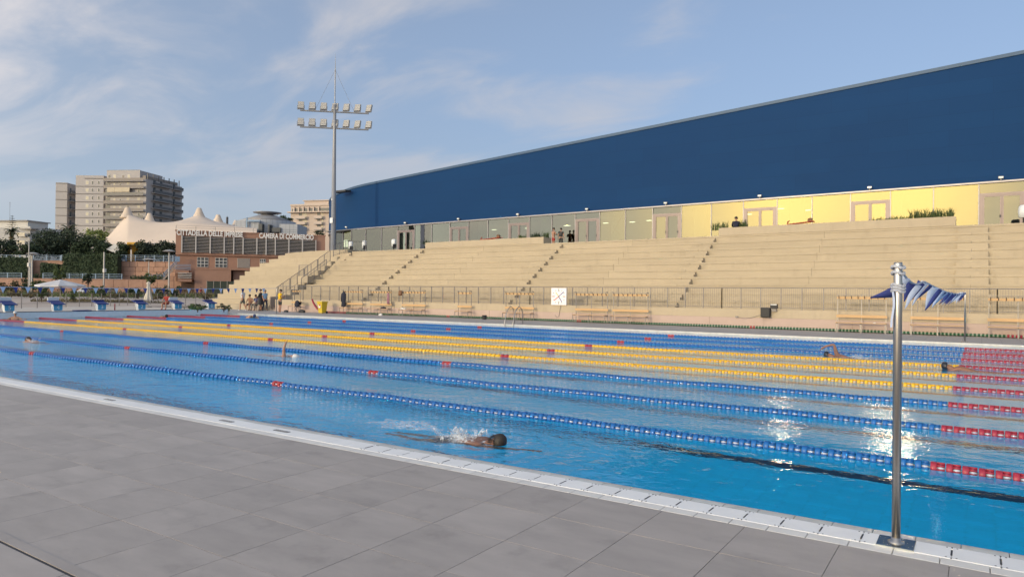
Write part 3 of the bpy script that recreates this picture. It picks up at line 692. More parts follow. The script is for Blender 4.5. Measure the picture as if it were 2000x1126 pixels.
# small floodlights along the sill of the blue wall
M_lampbody = mat('lamp_grey', (0.30, 0.30, 0.30), 0.5, 0.2); M_lampglass = mat('lamp_glass', (0.75, 0.76, 0.74), 0.2)
LAMPW = [(675, 441, 'above the leftmost panes'), (790, 433, 'above the first glass doors from the left'), (894, 425, 'above the second glass doors from the left'), (1010, 418, 'above the third glass doors from the left'), (1145, 405, 'above the glass doors right of the two standing men'), (1299, 396, 'above the fifth glass doors from the left'), (1483, 383, 'above the doors behind the seated guard'), (1698, 366, 'above the doors with the sunset reflection'), (1955, 347, 'above the rightmost open doors')]
l0 = None
for u, v, w in LAMPW:
    x = on_y(u, v, GY-.45).x; z = wz(max(x, -8), GZ1)+.1
    lab = 'small grey floodlight on the hall '+w
    if l0 is None:
        l0 = thing('wall_floodlight', lab, 'floodlight', (x, GY-.32, z), 0, 'floodlights along the hall sill')
        MB().box(-.03, .03, -.03, .08, 0, .16).build('bracket', M_lampbody, l0); MB().box(-.13, .13, -.10, .06, .10, .23).build('housing', M_lampbody, l0); MB().box(-.11, .11, -.108, -.10, .12, .21).build('lens', M_lampglass, l0)
    else: dup(l0, (x, GY-.32, z), 0, lab)

# floodlight mast
MXp = on_y(650.5, 490, 41.2); M_mast = mat('mast_grey', (0.27, 0.27, 0.28), 0.45, 0.3, var=0.08, scale=1.5); M_led = mat('led_face', (0.42, 0.40, 0.37), 0.35, var=0.12, scale=14)
YM = 41.2
def mz(u, v): return on_y(u, v, YM).z
mast = thing('floodlight_mast', 'tall tapered floodlight mast with two rows of lamps at the left end of the stand', 'mast', (MXp.x, YM, wz(-6, ZP)))
b0 = wz(-6, ZP)
H1, H2, H3 = mz(652, 253)-b0, mz(652, 137)-b0, mz(652, 106)-b0
MB().lathe([(.38, 0), (.38, .05), (.27, .06), (.15, H1), (.14, mz(652, 205)-b0)], 16).build('pole', M_mast, mast, True)
MB().lathe([(.05, mz(652, 205)-b0), (.05, H2), (.035, H2+.02), (.006, H3)], 8).build('lightning_rod', M_mast, mast)
MB().box(-.2, .2, -.29, -.26, 3.0, 3.5).build('notice_plate', mat('white_plate', (0.75, 0.75, 0.75), .5), mast)
MB().box(-.06, .06, -.26, -.2, 5.2, 5.35).build('junction_box', M_lampglass, mast)
for row, (vl, vr) in enumerate(((213, 225.5), (246, 256))):
    A = on_y(589, vl, YM); B = on_y(714, vr, YM); dz = (vr-vl)
    zc = (mz(652, (vl+vr)/2))-b0
    # cross arm level in the place, square to the sight line of the pool
    ex = Vector((0.74, 0.67, 0)).normalized(); half = 3.25
    MB().bar(-ex*half+Vector((0, 0, zc)), ex*half+Vector((0, 0, zc)), .075, 8).build('cross_arm', M_mast, mast)
    for i in range(7):
        c = ex*(-3.2+1.067*i); yaw = 0.70+(i-3)*-0.09+random.uniform(-.06, .06)
        h = MB(); M = T(c.x, c.y, zc+.14, yaw-0.15) @ Matrix.Rotation(-0.32, 4, 'X')
        h.box(-.29, .29, -.09, .09, .05, .78, M); o = h.build('lamp_head', M_mast, mast)
        for q in range(4): MB().box(-.26, .26, -.105, -.092, .075+.175*q, .225+.175*q, M).build('lens', M_led, o)
        MB().box(-.35, -.31, -.03, .03, .0, .42, M).box(.31, .35, -.03, .03, .0, .42, M).box(-.35, .35, -.03, .03, -.05, 0.0, M).build('yoke', M_mast, o)
for s in (-1, 1):
    ex = Vector((0.74, 0.67, 0)).normalized()
    MB().bar((0, 0, H2), ex*(s*1.9)+Vector((0, 0, mz(652, 219)-b0)), .012, 4).build('stay_wire', M_mast, mast)
# ================================================================== everything beyond the left end of the pool
def G(u, t): p = deep(u, 563, t); return Vector((p.x, p.y, 0))
def zat(u, v, t): return deep(u, v, t).z
FZ = 0.25
M_fore = mat('pale_forecourt', (0.42, 0.35, 0.30), 0.9, var=0.15, scale=0.25, detail=9)
M_asph = mat('asphalt', (0.06, 0.06, 0.062), 0.9, var=0.2, scale=0.4, detail=8)
M_bed = mat('bed_soil', (0.11, 0.08, 0.055), 0.95, var=0.4, scale=1.5, bump=0.5, bscale=8, detail=8)
M_pink = mat('pink_rough_stone', (0.36, 0.215, 0.155), 0.9, var=0.16, scale=1.0, bump=0.3, bscale=7, rand=0.08, detail=7)
M_pinkdark = mat('pink_joint', (0.13, 0.085, 0.065), 0.95, var=0.1)
M_brick = mat('pink_brown_render', (0.31, 0.175, 0.125), 0.85, var=0.10, scale=0.35, detail=7)
M_bluerail = mat('blue_grey_railing', (0.17, 0.25, 0.36), 0.5, 0.1, var=0.08)
M_lamp = mat('lamp_post_pale', (0.42, 0.40, 0.38), 0.5, 0.2, var=0.08)
struct('forecourt', MB().box(-160, -12.505, -80, 150, -0.02, FZ-.002), M_fore)
def ground_patch(name, pts, z, m):
    b = MB(); b.v = [(p.x, p.y, z) for p in pts]; b.f = [tuple(range(len(pts)))]
    o = struct(name, b, m)
    if o.data.polygons[0].normal.z < 0: o.data.flip_normals()
    return o
ground_patch('planting_bed', [G(-150, 122), G(420, 122), G(420, 139), G(-150, 139)], FZ+.004, M_bed)
ground_patch('planting_bed', [G(60, 72), G(330, 70), G(330, 78), G(60, 80)], FZ+.004, M_bed)
ground_patch('car_park', [G(-300, 139.2), G(520, 139.2), G(520, 160), G(-300, 160)], FZ+.004, M_asph)

def terrace(name, t0, z, u0=-400, u1=700, m=M_bed, t1=520):
    b = MB(); pts = [G(u0, t0), G(u1, t0+6), G(u1, t1), G(u0, t1)]
    b.prism([(p.x, p.y) for p in pts], -0.02, z)
    o = struct(name, b, m); bm = bmesh.new(); bm.from_mesh(o.data); bmesh.ops.recalc_face_normals(bm, faces=bm.faces); bm.to_mesh(o.data); bm.free(); return o
Z1 = zat(200, 546, 151); Z2 = zat(280, 512, 160)
terrace('hillside_terrace', 151.5, Z1-.02); terrace('hillside_terrace', 161, Z2-.02)
terrace('hillside_terrace', 176, Z2+1.0, m=M_ground)

# ------------------------------------------------------------------ retaining walls of rough pink panels
def panel_wall(name, label, F, s0, s1, z0, z1, rows, cw):
    root = thing(name, label, 'retaining wall', F.pt(0, 0), F.rot)
    MB().box(s0, s1, 0.0, 0.5, z0, z1).build('joint_bed', M_pinkdark, root)
    MB().box(s0-.1, s1+.1, -.12, 0.6, z1, z1+.18).build('capping', M_pink, root)
    h = (z1-z0)/rows
    for r in range(rows):
        x = s0
        while x < s1-.2:
            w = min(cw*random.uniform(.65, 1.35), s1-x)
            dz = random.uniform(-.0, .12)
            MB().bbox(x+.04, x+w-.04, -.11, -.001, 0, h-.07, .03, T(0, 0, z0+h*r+.03)).build('stone_panel', M_pink, root); x += w
    return root
Fa = Facade(G(-60, 151), G(395, 153))
s0, _ = Fa.sz(-40, 550); s1, _ = Fa.sz(120, 550); panel_wall('retaining_wall', 'low pink stone retaining wall behind the open umbrella', Fa, s0, s1, FZ, Z1, 2, 3.2)
s0, _ = Fa.sz(122, 550); s1, _ = Fa.sz(384, 550); panel_wall('retaining_wall', 'low pink stone retaining wall behind the parked cars', Fa, s0, s1, FZ, Z1, 2, 3.2)
Fb = Facade(G(-60, 160.3), G(395, 160.3))
s0, _ = Fb.sz(205, 520); s1, _ = Fb.sz(345, 520); panel_wall('retaining_wall', 'high pink panelled wall below the blue railing', Fb, s0, s1, Z1, Z2, 4, 2.3)
s0, _ = Fb.sz(-40, 520); s1, _ = Fb.sz(204, 520); panel_wall('retaining_wall', 'upper pink wall half hidden by the hedges', Fb, s0, s1, Z1, Z2, 3, 3.5)

def blue_railing(label, F, s0, s1, z, h, pitch=3.0, n=4):
    root = thing('blue_railing', label, 'railing', F.pt(0, 0), F.rot)
    k = max(1, round((s1-s0)/pitch))
    for i in range(k+1): x = s0+(s1-s0)*i/k; MB().box(x-.09, x+.09, -.05, .05, z, z+h).build('post', M_bluerail, root)
    for j in range(n):
        zz_ = z+h*(0.22+0.74*j/(n-1)); MB().box(s0, s1, -.03, .03, zz_-.035, zz_+.035).build('rail', M_bluerail, root)
    return root
Fa2 = Facade(G(-60, 152.2), G(395, 154.2))
a, _ = Fa2.sz(-40, 540); b, _ = Fa2.sz(42, 540); blue_railing('blue railing on the low wall at the left edge', Fa2, a, b, Z1, 1.35)
a, _ = Fa2.sz(84, 540); b, _ = Fa2.sz(238, 540); blue_railing('blue railing on the low wall above the white cars', Fa2, a, b, Z1, 1.35)
a, _ = Fa2.sz(292, 540); b, _ = Fa2.sz(322, 540); blue_railing('short blue railing beside the outdoor stair', Fa2, a, b, Z1, 1.35)
Fb2 = Facade(G(-60, 161.2), G(395, 161.2))
a, _ = Fb2.sz(-40, 500); b, _ = Fb2.sz(118, 500); blue_railing('blue railing along the upper road at the left edge', Fb2, a, b, Z2, 1.45)
a, _ = Fb2.sz(120, 500); b, _ = Fb2.sz(226, 500); blue_railing('blue railing above the trimmed hedge', Fb2, a, b, Z2+.1, 1.45)
a, _ = Fb2.sz(228, 500); b, _ = Fb2.sz(338, 500); blue_railing('blue railing on the high panelled wall', Fb2, a, b, Z2+.2, 1.5, 2.2)

# ------------------------------------------------------------------ plants
def leafmat(name, col, var=0.45):
    m = mat(name, col, 0.7, var=var, scale=0.55, spec=0.2, detail=5); b = m.node_tree.nodes['Principled BSDF']
    b.inputs['Subsurface Weight'].default_value = 0.0
    return m
LF_pine = leafmat('leaf_pine', (0.036, 0.052, 0.034)); LF_dark = leafmat('leaf_dark', (0.040, 0.060, 0.032)); LF_mid = leafmat('leaf_mid', (0.085, 0.115, 0.045)); LF_light = leafmat('leaf_light', (0.15, 0.19, 0.055)); LF_dry = leafmat('leaf_dry', (0.12, 0.10, 0.055)); LF_palm = leafmat('leaf_palm', (0.06, 0.075, 0.042))
M_bark = mat('bark', (0.085, 0.06, 0.045), 0.95, var=0.3, scale=3, bump=0.4, bscale=12)
def leaves(mb, c, r, n, size, clumps=14, flat=0.0, shell=0.35):
    c = Vector(c); cs = []
    for _ in range(clumps):
        while True:
            d = Vector((random.uniform(-1, 1), random.uniform(-1, 1), random.uniform(-1, 1)))
            if shell < d.length < 1: break
        cs.append((Vector((d.x*r[0], d.y*r[1], d.z*r[2]))*0.82, random.uniform(.22, .42)))
    for i in range(n):
        o, k = random.choice(cs); q = Vector((random.gauss(0, .5), random.gauss(0, .5), random.gauss(0, .45)))
        p = c+o+Vector((q.x*r[0]*k, q.y*r[1]*k, q.z*r[2]*k))
        s = size*random.uniform(.6, 1.4)
        a = Vector((random.gauss(0, 1), random.gauss(0, 1), random.gauss(0, 1))).normalized(); b = a.orthogonal().normalized(); b.rotate(Matrix.Rotation(random.uniform(0, 6.28), 3, a))
        w = b.cross(a).normalized()*s*.5
        mb.quad(p-b*s*.6, p-w*.8, p+b*s*.8, p+w*.8)
def trunk(root, h, r, lean=(0, 0), limbs=5, spread=1.5, top=1.3):
    b = MB(); tp = Vector((lean[0], lean[1], h))
    b.tube([(0, 0, -.3), (lean[0]*.3, lean[1]*.3, h*.4), tp], [r, r*.75, r*.5], 7)
    for i in range(limbs):
        a = 6.28*i/limbs+random.uniform(-.4, .4); s = tp*random.uniform(.65, 1.0); e = tp+Vector((math.cos(a)*spread, math.sin(a)*spread, top*random.uniform(.5, 1.2)))
        b.tube([s, (s+e)/2+Vector((0, 0, .15)), e], [r*.45, r*.3, r*.12], 5)
    return b.build('trunk', M_bark, root)
def tree(name, label, u, v, t, rx, ry, zg, leaf, n=1500, size=0.35, clumps=16, cat='tree', group='trees on the hillside', shell=.35):
    """crown centre seen at (u,v) at depth t, radii in metres, ground level zg"""
    c = deep(u, v, t); root = thing(name, label, cat, (c.x, c.y, zg), random.uniform(0, 6), group)
    h = max(c.z-zg-ry*.3, .3); trunk(root, h, .05+.022*h+.03*rx, spread=rx*.55, top=ry*.6)
    b = MB(); leaves(b, (0, 0, c.z-zg), (rx, rx, ry), n, size, clumps, shell=shell); b.build('crown', leaf, root); return root
tree('pine_tree', 'broad dark pine left of the palm, in front of the white house', 96, 474, 178, 6.6, 4.0, Z2, LF_pine, 4200, .40, 34)
tree('pine_tree', 'dark pine in front of the left apartment block', 140, 480, 176, 4.9, 3.6, Z2, LF_pine, 3200, .40, 26)
tree('pine_tree', 'dark pine cut by the left edge of the picture', 6, 481, 172, 4.0, 2.8, Z2, LF_pine, 2200, .38, 18)
tree('pine_tree', 'dark pine directly left of the tent foot', 176, 484, 172, 4.4, 3.2, Z2, LF_dark, 3000, .40, 24)
tree('pine_tree', 'low dark pine below the tent foot', 206, 492, 168, 3.4, 2.6, Z2, LF_dark, 2200, .38, 20)
tree('pine_tree', 'low dark pine behind the upper railing at the left', 52, 488, 170, 3.6, 2.2, Z2, LF_dark, 2000, .36, 18)
tree('broadleaf_tree', 'light green tree peeping between tent and apartment block', 189, 464, 205, 3.6, 2.8, Z2, LF_light, 1500, .42, 14)
tree('broadleaf_tree', 'dark tree left of the yellow portal', 236, 491, 166, 2.0, 2.3, Z2, LF_dark, 1800, .36, 16)
tree('pine_tree', 'dark tree right of the yellow portal', 288, 489, 168, 3.0, 2.6, Z2, LF_pine, 2400, .36, 20)
tree('pine_tree', 'dark bushy tree between the disc lamp and the brown building', 320, 489, 168, 3.4, 2.6, Z2, LF_pine, 2600, .36, 22)
tree('broadleaf_tree', 'young light green tree beside the open umbrella', 118, 533, 128, 1.35, 1.9, FZ, LF_mid, 800, .24, 12)
tree('broadleaf_tree', 'small tree with thin crown above the closed umbrella', 292, 543, 118, 1.1, 1.1, FZ, LF_mid, 420, .24, 10)
tree('broadleaf_tree', 'small dark tree behind the white lorry roof', 172, 545, 132, 1.0, 1.3, FZ, LF_dark, 450, .24, 9)
tree('broadleaf_tree', 'dark tree behind the round grey building', 556, 430, 215, 2.6, 2.0, Z2, LF_dark, 700, .4, 10)
tree('shrub', 'roof shrub at the right end of the brown building', 624, 455, 172, 1.3, .7, zat(624, 461, 172), LF_dark, 500, .22, 8, 'shrub', 'shrubs')
# hedges
def hedge(label, F, s0, s1, z0, z1, d, leaf, n, size=.3):
    root = thing('hedge', label, 'hedge', F.pt(0, 0), F.rot, 'hedges')
    MB().box(s0+.2, s1-.2, .25, d-.2, z0, z1-.2).build('hedge_core', LF_pine, root)
    b = MB()
    for i in range(n):
        f = random.random(); x = random.uniform(s0, s1)
        if f < .68: p = Vector((x, random.gauss(.05, .14), random.uniform(z0, z1)))
        else: p = Vector((x, random.uniform(0, d), z1+random.gauss(0, .12)))
        p.z += .15*math.sin(x*.9)*(p.z-z0)/(z1-z0)
        s = size*random.uniform(.6, 1.4); a = Vector((random.gauss(0, .6), -1, random.gauss(0, .6))).normalized(); w = a.orthogonal().normalized()*s*.5; w.rotate(Matrix.Rotation(random.uniform(0, 6.28), 3, a)); q = a.cross(w)
        b.quad(p-w, p-q, p+w, p+q)
    b.build('foliage', leaf, root); return root
Fh = Facade(G(-60, 157.5), G(395, 157.5))
a, _ = Fh.sz(122, 520); b, _ = Fh.sz(229, 520); hedge('long trimmed dark hedge covering the wall above the cars', Fh, a, b, Z1, zat(180, 498, 157.5), 2.2, LF_dark, 5200, .34)
a, _ = Fh.sz(-30, 520); b, _ = Fh.sz(54, 520); hedge('dark hedge under the upper railing at the left edge', Fh, a, b, Z1, zat(30, 504, 157.5), 2.0, LF_dark, 2600, .34)
a, _ = Fh.sz(78, 520); b, _ = Fh.sz(112, 520); hedge('small dark hedge between the lamp post and the light green tree', Fh, a, b, Z1, zat(95, 516, 157.5), 1.8, LF_dark, 1200, .32)
def shrub(label, u, v, t, r, h, leaf, n=260, size=.2, zg=FZ):
    p = deep(u, v, t); root = thing('shrub', label, 'shrub', (p.x, p.y, zg), 0, 'shrubs')
    b = MB(); b.tube([(0, 0, -.05), (.03, 0, h*.5)], [.04, .02], 5)
    for i in range(4): a = i*1.57; b.tube([(0, 0, .05), (math.cos(a)*r*.5, math.sin(a)*r*.5, h*.7)], [.025, .01], 4)
    b.build('stem', M_bark, root)
    b = MB(); leaves(b, (0, 0, h*.55), (r, r, h*.5), n, size, 9, shell=.1); b.build('foliage', leaf, root); return root
SH = [('round dark shrub at the foot of the twin lamp post', 60, 540, 145, 2.0, 3.4, LF_dark, 700, .3), ('grey green shrub left of the twin lamp post', 20, 545, 145, 2.2, 2.6, LF_dry, 600, .3), ('dark shrub between the lamp post and the open umbrella', 80, 548, 140, 1.7, 3.0, LF_mid, 600, .28),
      ('upright green shrub beyond the fence, left of the umbrella pole', 81, 590, 70, .42, 1.5, LF_mid, 320, .13), ('dark upright shrub just behind the umbrella pole', 95, 575, 92, .8, 2.4, LF_dark, 420, .18), ('upright green shrub right of the umbrella pole', 143, 588, 72, .38, 1.3, LF_mid, 300, .12),
      ('loose shrub in front of the white car', 180, 577, 100, .9, 1.8, LF_mid, 380, .18), ('small bush in front of the middle silver car', 200, 577, 104, .9, 1.9, LF_dark, 380, .18), ('bush in front of the right silver car', 262, 577, 100, .9, 1.6, LF_dark, 380, .18),
      ('dark bush left of the closed umbrella', 270, 580, 96, .7, 1.5, LF_dark, 300, .16), ('dark bush right of the closed umbrella', 318, 578, 96, .9, 1.9, LF_dark, 380, .18), ('dark green bush under the outdoor stair', 343, 577, 98, 1.0, 2.0, LF_dark, 420, .18),
      ('low spreading bush behind the fifth starting block', 386, 602, 46, .65, .55, LF_mid, 420, .1), ('dry tuft right of the rightmost starting block', 437, 602, 47, .45, .5, LF_dry, 240, .08), ('dry tuft at the foot of the stand wing', 447, 603, 48, .3, .38, LF_mid, 160, .07),
      ('grey dry bush at the left edge beyond the fence', 22, 578, 100, 1.4, 1.0, LF_dry, 420, .18), ('low dry bush between the fence and the umbrella', 60, 580, 95, 1.3, .8, LF_dry, 380, .16), ('low dry bush behind the third starting block', 225, 582, 98, 1.5, .7, LF_dry, 380, .16), ('low dry bush near the far fence corner', 300, 584, 90, 1.4, .6, LF_dry, 340, .15), ('grey bush at the right end of the planting bed', 400, 577, 100, 1.3, 1.0, LF_dry, 380, .17)]
for s in SH: shrub(*s)
# tall palms
def palm(label, u, v, t, zg, R, drop, frond_n=34, dead=0):
    c = deep(u, v, t); root = thing('palm_tree', label, 'palm', (c.x, c.y, zg), 0, 'palms'); h = c.z-zg
    MB().tube([(0, 0, -.2), (.05, 0, h*.5), (0, 0, h)], [.34, .28, .24], 8).build('trunk', M_bark, root)
    def fronds(n, e0, e1, leaf, L0, nm):
        b = MB()
        for i in range(n):
            a = 6.28*i/n*2.4+random.uniform(-.2, .2); el = math.radians(random.uniform(e0, e1)); L_ = L0*random.uniform(.8, 1.1); d = Vector((math.cos(a), math.sin(a), 0)); sd = Vector((-d.y, d.x, 0)); prev = Vector((0, 0, h))
            for j in range(5):
                e_ = el-j*drop; q = prev+d*(L_/5*math.cos(e_))+Vector((0, 0, L_/5*math.sin(e_)))
                for s in (-1, 1):
                    for m in range(3):
                        f = prev+(q-prev)*(m/3); b.tri(f, f+(q-prev)*.5, f+sd*s*.32*L_/2.6+d*.22-Vector((0, 0, .16)))
                prev = q
        b.build(nm, leaf, root)
    fronds(frond_n, -15, 75, LF_palm, R, 'crown')
    if dead: fronds(dead, -80, -55, LF_dry, R*1.1, 'dead_fronds')
    return root
palm('bushy palm in front of the left apartment block', 134, 449, 186, Z2+1, 2.9, .30)
palm('palm with hanging dry fronds beside the white house', 23, 452, 188, Z2+1, 2.2, .34, 26, 30)
# tiered conifer
c = deep(24, 421, 200); nr = thing('norfolk_pine', 'small tiered conifer behind the palm with dry fronds', 'tree', (c.x, c.y, Z2+1)); hh_ = deep(24, 420, 200).z-Z2-1
MB().tube([(0, 0, 0), (0, 0, hh_)], [.22, .04], 6).build('trunk', M_bark, nr)
b = MB()
for i in range(9):
    z = hh_-.4-i*.62; r = .35+i*.22
    for j in range(9):
        a = j*.7+i*.4; d = Vector((math.cos(a), math.sin(a), 0))
        for m in range(3): f = Vector((0, 0, z))+d*r*m/3; b.quad(f, f+d*r*.4+Vector((-d.y, d.x, .3))*.22, f+d*r*.55+Vector((0, 0, .12)), f+d*r*.4-Vector((-d.y, d.x, -.3))*.22)
b.build('crown', LF_dark, nr)

# ------------------------------------------------------------------ buildings
M_aptgrey = mat('apartment_grey', (0.40, 0.375, 0.37), 0.9, var=0.06, scale=0.12, detail=6); M_aptside = M_aptgrey
M_course = mat('string_course', (0.15, 0.14, 0.135), 0.9, var=0.1); M_pane = mat('window_dark', (0.05, 0.055, 0.06), 0.45, var=0.2); M_blindlit = mat('window_blind_lit', (0.52, 0.47, 0.36), 0.6, var=0.1); M_shut = mat('window_shutter', (0.24, 0.21, 0.19), 0.7, var=0.1)  # cream panes: blinds, plus yellowish reflections and lit doors painted pale
M_balc = mat('balcony_slab', (0.30, 0.28, 0.27), 0.85, var=0.12, scale=0.5); M_balrail = mat('balcony_rail', (0.10, 0.10, 0.105), 0.5, 0.2, var=0.2, scale=1); M_awn = mat('awning_cream', (0.50, 0.43, 0.32), 0.8, var=0.06)
M_winframe = mat('window_frame_white', (0.55, 0.53, 0.50), 0.5, var=0.05)
def block(root, F, s0, s1, z0, z1, depth, m, nm='wall', out=0.0):
    return MB().box(s0, s1, -out, depth, z0, z1, T(F.a.x, F.a.y, 0, F.rot)).build(nm, m, root)
def fbox(root, F, nm, s0, s1, z0, z1, y0, y1, m): return MB().box(s0, s1, y0, y1, z0, z1, T(F.a.x, F.a.y, 0, F.rot)).build(nm, m, root)
def window(root, F, s, z, w, h, pane, fr=M_winframe):
    o = fbox(root, F, 'window', s-w/2, s+w/2, z-h/2, z+h/2, -.06, -.001, fr)
    MB().box(s-w/2+.1, s+w/2-.1, -.075, -.0605, z-h/2+.1, z+h/2-.1, T(F.a.x, F.a.y, 0, F.rot)).build('pane', pane, o); return o
apt = thing('apartment_block', 'tall grey stepped apartment block with balconies above the tent', 'building', (0, 0, 0))
zgr = Z2
FA = Facade(G(106, 267), G(128.5, 267.6)); FB = Facade(G(145, 264), G(199.5, 264)); FC = Facade(G(204, 262), G(283, 260)); FD = Facade(G(283, 260), G(353, 279))
def zz2(v, F, u): return F.sz(u, v)[1]
# block A and its side
block(apt, FA, 0, FA.len, zgr, zz2(356, FA, 110), 2.2, M_aptgrey); FA2 = Facade(G(128, 268), G(152, 276)); 
block(apt, FA2, 0.02, FA2.len, zgr, zz2(357, FA2, 132), 0.9, M_aptgrey)
for v in (358, 373.7, 389.6, 405.6, 420.6, 436.3, 452.2): fbox(apt, FA, 'string_course', 0, FA.len, zz2(v, FA, 115)-.12, zz2(v, FA, 115)+.12, -.05, .0, M_course)
for v in (378, 393.5, 409, 424, 440): 
    z = zz2(v, FA2, 138); a, b = FA2.sz(132.5, v)[0], FA2.sz(151.5, v)[0]; o = fbox(apt, FA2, 'balcony', a, b, z-.2, z, -1.4, 0, M_balc); MB().box(a, b, -1.42, -1.36, z, z+1.0, T(FA2.a.x, FA2.a.y, 0, FA2.rot)).build('balustrade', M_balrail, o)
    fbox(apt, FA2, 'balcony_door', a+1.0, a+2.2, z, z+2.1, -.05, .02, M_pane)
# block B
zb = zz2(342.5, FB, 170); block(apt, FB, 0, FB.len, zgr, zb, 13, M_aptgrey); fbox(apt, FB, 'string_course', FB.len*.32, FB.len, zz2(348.5, FB, 170)-.15, zz2(348.5, FB, 170)+.15, -.06, 0, M_course)
for v in (364, 378.7, 394.3, 409.5, 424.9, 440.5, 455.7): z = zz2(v, FB, 170); fbox(apt, FB, 'string_course', 0, FB.len, z-.13, z+.13, -.05, 0, M_course)
for r, v in enumerate((356.7, 371.2, 386.4, 402, 417.4, 432.3, 447.2)):
    for c, (u, w) in enumerate(((170.6, 1.15), (180.7, .72), (193, .72))):
        s, z = FB.sz(u, v); window(apt, FB, s, z, w, 1.35, (M_blindlit if (r*3+c*2) % 3 == 0 or (c == 0 and r in (1, 3, 5)) else M_pane if c else M_shut))
# recess between B and C
FR_ = Facade(G(199.5, 266), G(205, 266)); block(apt, FR_, 0, FR_.len, zgr, zz2(347, FR_, 202), 10, M_shut)
# block C
zc = zz2(352, FC, 240); block(apt, FC, 0, FC.len, zgr, zc, 16, M_aptgrey); e0, e1 = 0.0, FC.sz(272, 340)[0]
fbox(apt, FC, 'penthouse', e0, e1, zc, zz2(332.5, FC, 240), 0.4, 14, M_aptgrey); fbox(apt, FC, 'parapet_rail', e0, e1, zz2(332.5, FC, 240), zz2(331.5, FC, 240), 0.5, .56, M_balrail)
for u, p in ((212.5, M_pane), (223, M_blindlit), (239.5, M_shut), (250.5, M_blindlit)):
    s, z = FC.sz(u, 344); o = window(apt, FC, s, z, 1.1, 1.3, p); o.location = (-FC.n*.4)
for r, v in enumerate((354, 367.6, 381.8, 397.5, 412.4, 427.3, 442, 457)):
    z = zz2(v, FC, 240); o = fbox(apt, FC, 'balcony', 0.02 if r else 0.4, FC.len-.1, z-.22, z, -1.5, 0, M_balc); MB().box(0.02, FC.len-.1, -1.53, -1.47, z+.05, z+1.0, T(FC.a.x, FC.a.y, 0, FC.rot)).build('balustrade', M_balrail if r % 3 == 2 else M_shut, o)
    if r == 0: continue
    zd = z
    for u, w, h, p in ((223.5, .8, 1.4, M_blindlit), (235, .8, 1.0, M_pane if r % 2 else M_blindlit), (250, 1.0, 2.2, M_blindlit if r in (1, 3) else M_shut), (271, 1.0, 2.2, M_blindlit if r in (1, 3, 4) else M_pane)):
        s = FC.sz(u, v)[0]; window(apt, FC, s, zd+(1.3 if h < 2 else 1.1), w, h, p)
    fbox(apt, FC, 'balcony_shade', FC.sz(206, v)[0], FC.sz(215, v)[0], zd+.02, zd+2.2, -.06, .0, M_pane)
zaw = zz2(367, FC, 240); 
for i, (ua, ub) in enumerate(((215, 229), (229.3, 244), (244.3, 258.5))): fbox(apt, FC, 'awning', FC.sz(ua, 370)[0], FC.sz(ub, 370)[0], zz2(376, FC, 240), zaw, -1.62, -1.55, M_awn)
# right flank with balconies
zd1, zd2 = zz2(345, FD, 300), 0; block(apt, FD, 0.03, FD.len, zgr, zz2(353, FD, 300), 14, M_aptgrey)
fbox(apt, FD, 'roof_pergola', 1.0, FD.len-1, zz2(353, FD, 300), zz2(345, FD, 300), 1.2, 10, M_shut)
for i in range(7): x = 1.0+i*(FD.len-2.5)/6; fbox(apt, FD, 'pergola_post', x, x+.25, zz2(353, FD, 300), zz2(341, FD, 300), .2, .45, M_balrail)
for r in range(6):
    z = zz2(362+15*r, FD, 300)
    for ua, ub in ((295, 330), (334, 352)):
        a, b = FD.sz(ua, 380)[0], FD.sz(ub, 380)[0]; o = fbox(apt, FD, 'balcony', a, b, z-.22, z, -1.5, 0, M_balc); MB().box(a, b, -1.53, -1.46, z+.05, z+1.0, T(FD.a.x, FD.a.y, 0, FD.rot)).build('balustrade', M_balrail, o)
        for k in range(2 if ub < 340 else 1): fbox(apt, FD, 'balcony_door', a+1+3.6*k, a+2.3+3.6*k, z, z+2.1, -.05, .02, M_pane)
    e = FD.len; o = fbox(apt, FD, 'balcony', e, e+1.5, z-.22, z, 1.0, 6.0, M_balc); MB().box(e, e+1.5, .94, 1.0, z, z+1.0, T(FD.a.x, FD.a.y, 0, FD.rot)).build('balustrade', M_balrail, o)
# small pale apartment block on the right
ap2 = thing('apartment_block', 'pale pink apartment block behind the round grey building', 'building', (0, 0, 0)); M_apt2 = mat('apartment_pink', (0.50, 0.41, 0.35), 0.9, var=0.06, scale=.15)
F2 = Facade(G(566, 240), G(650, 236)); z_ = lambda v: F2.sz(600, v)[1]
block(ap2, F2, 0, F2.len, zgr, z_(399), 12, M_apt2); fbox(ap2, F2, 'upper_storey', F2.sz(590, 395)[0], F2.len, z_(399), z_(391.5), 1.5, 11, M_apt2); fbox(ap2, F2, 'roof_slab', F2.sz(588, 395)[0], F2.len, z_(391.5), z_(390), 1.0, 11.5, M_apt2)
fbox(ap2, F2, 'roof_slab', 0, F2.len, z_(402), z_(398.5), -.4, 0, M_apt2)
o = fbox(ap2, F2, 'balcony', -.6, F2.len, z_(415.5), z_(413.5), -1.4, 0, M_apt2); fbox(ap2, F2, 'loggia', 0.4, F2.len-.2, z_(413), z_(406.5), -.06, 0, M_pane)
for u in (574, 583, 592, 602, 612, 622): s = F2.sz(u, 410)[0]; fbox(ap2, F2, 'loggia_post', s, s+.5, z_(413.4), z_(404), -.5, -.07, M_apt2)
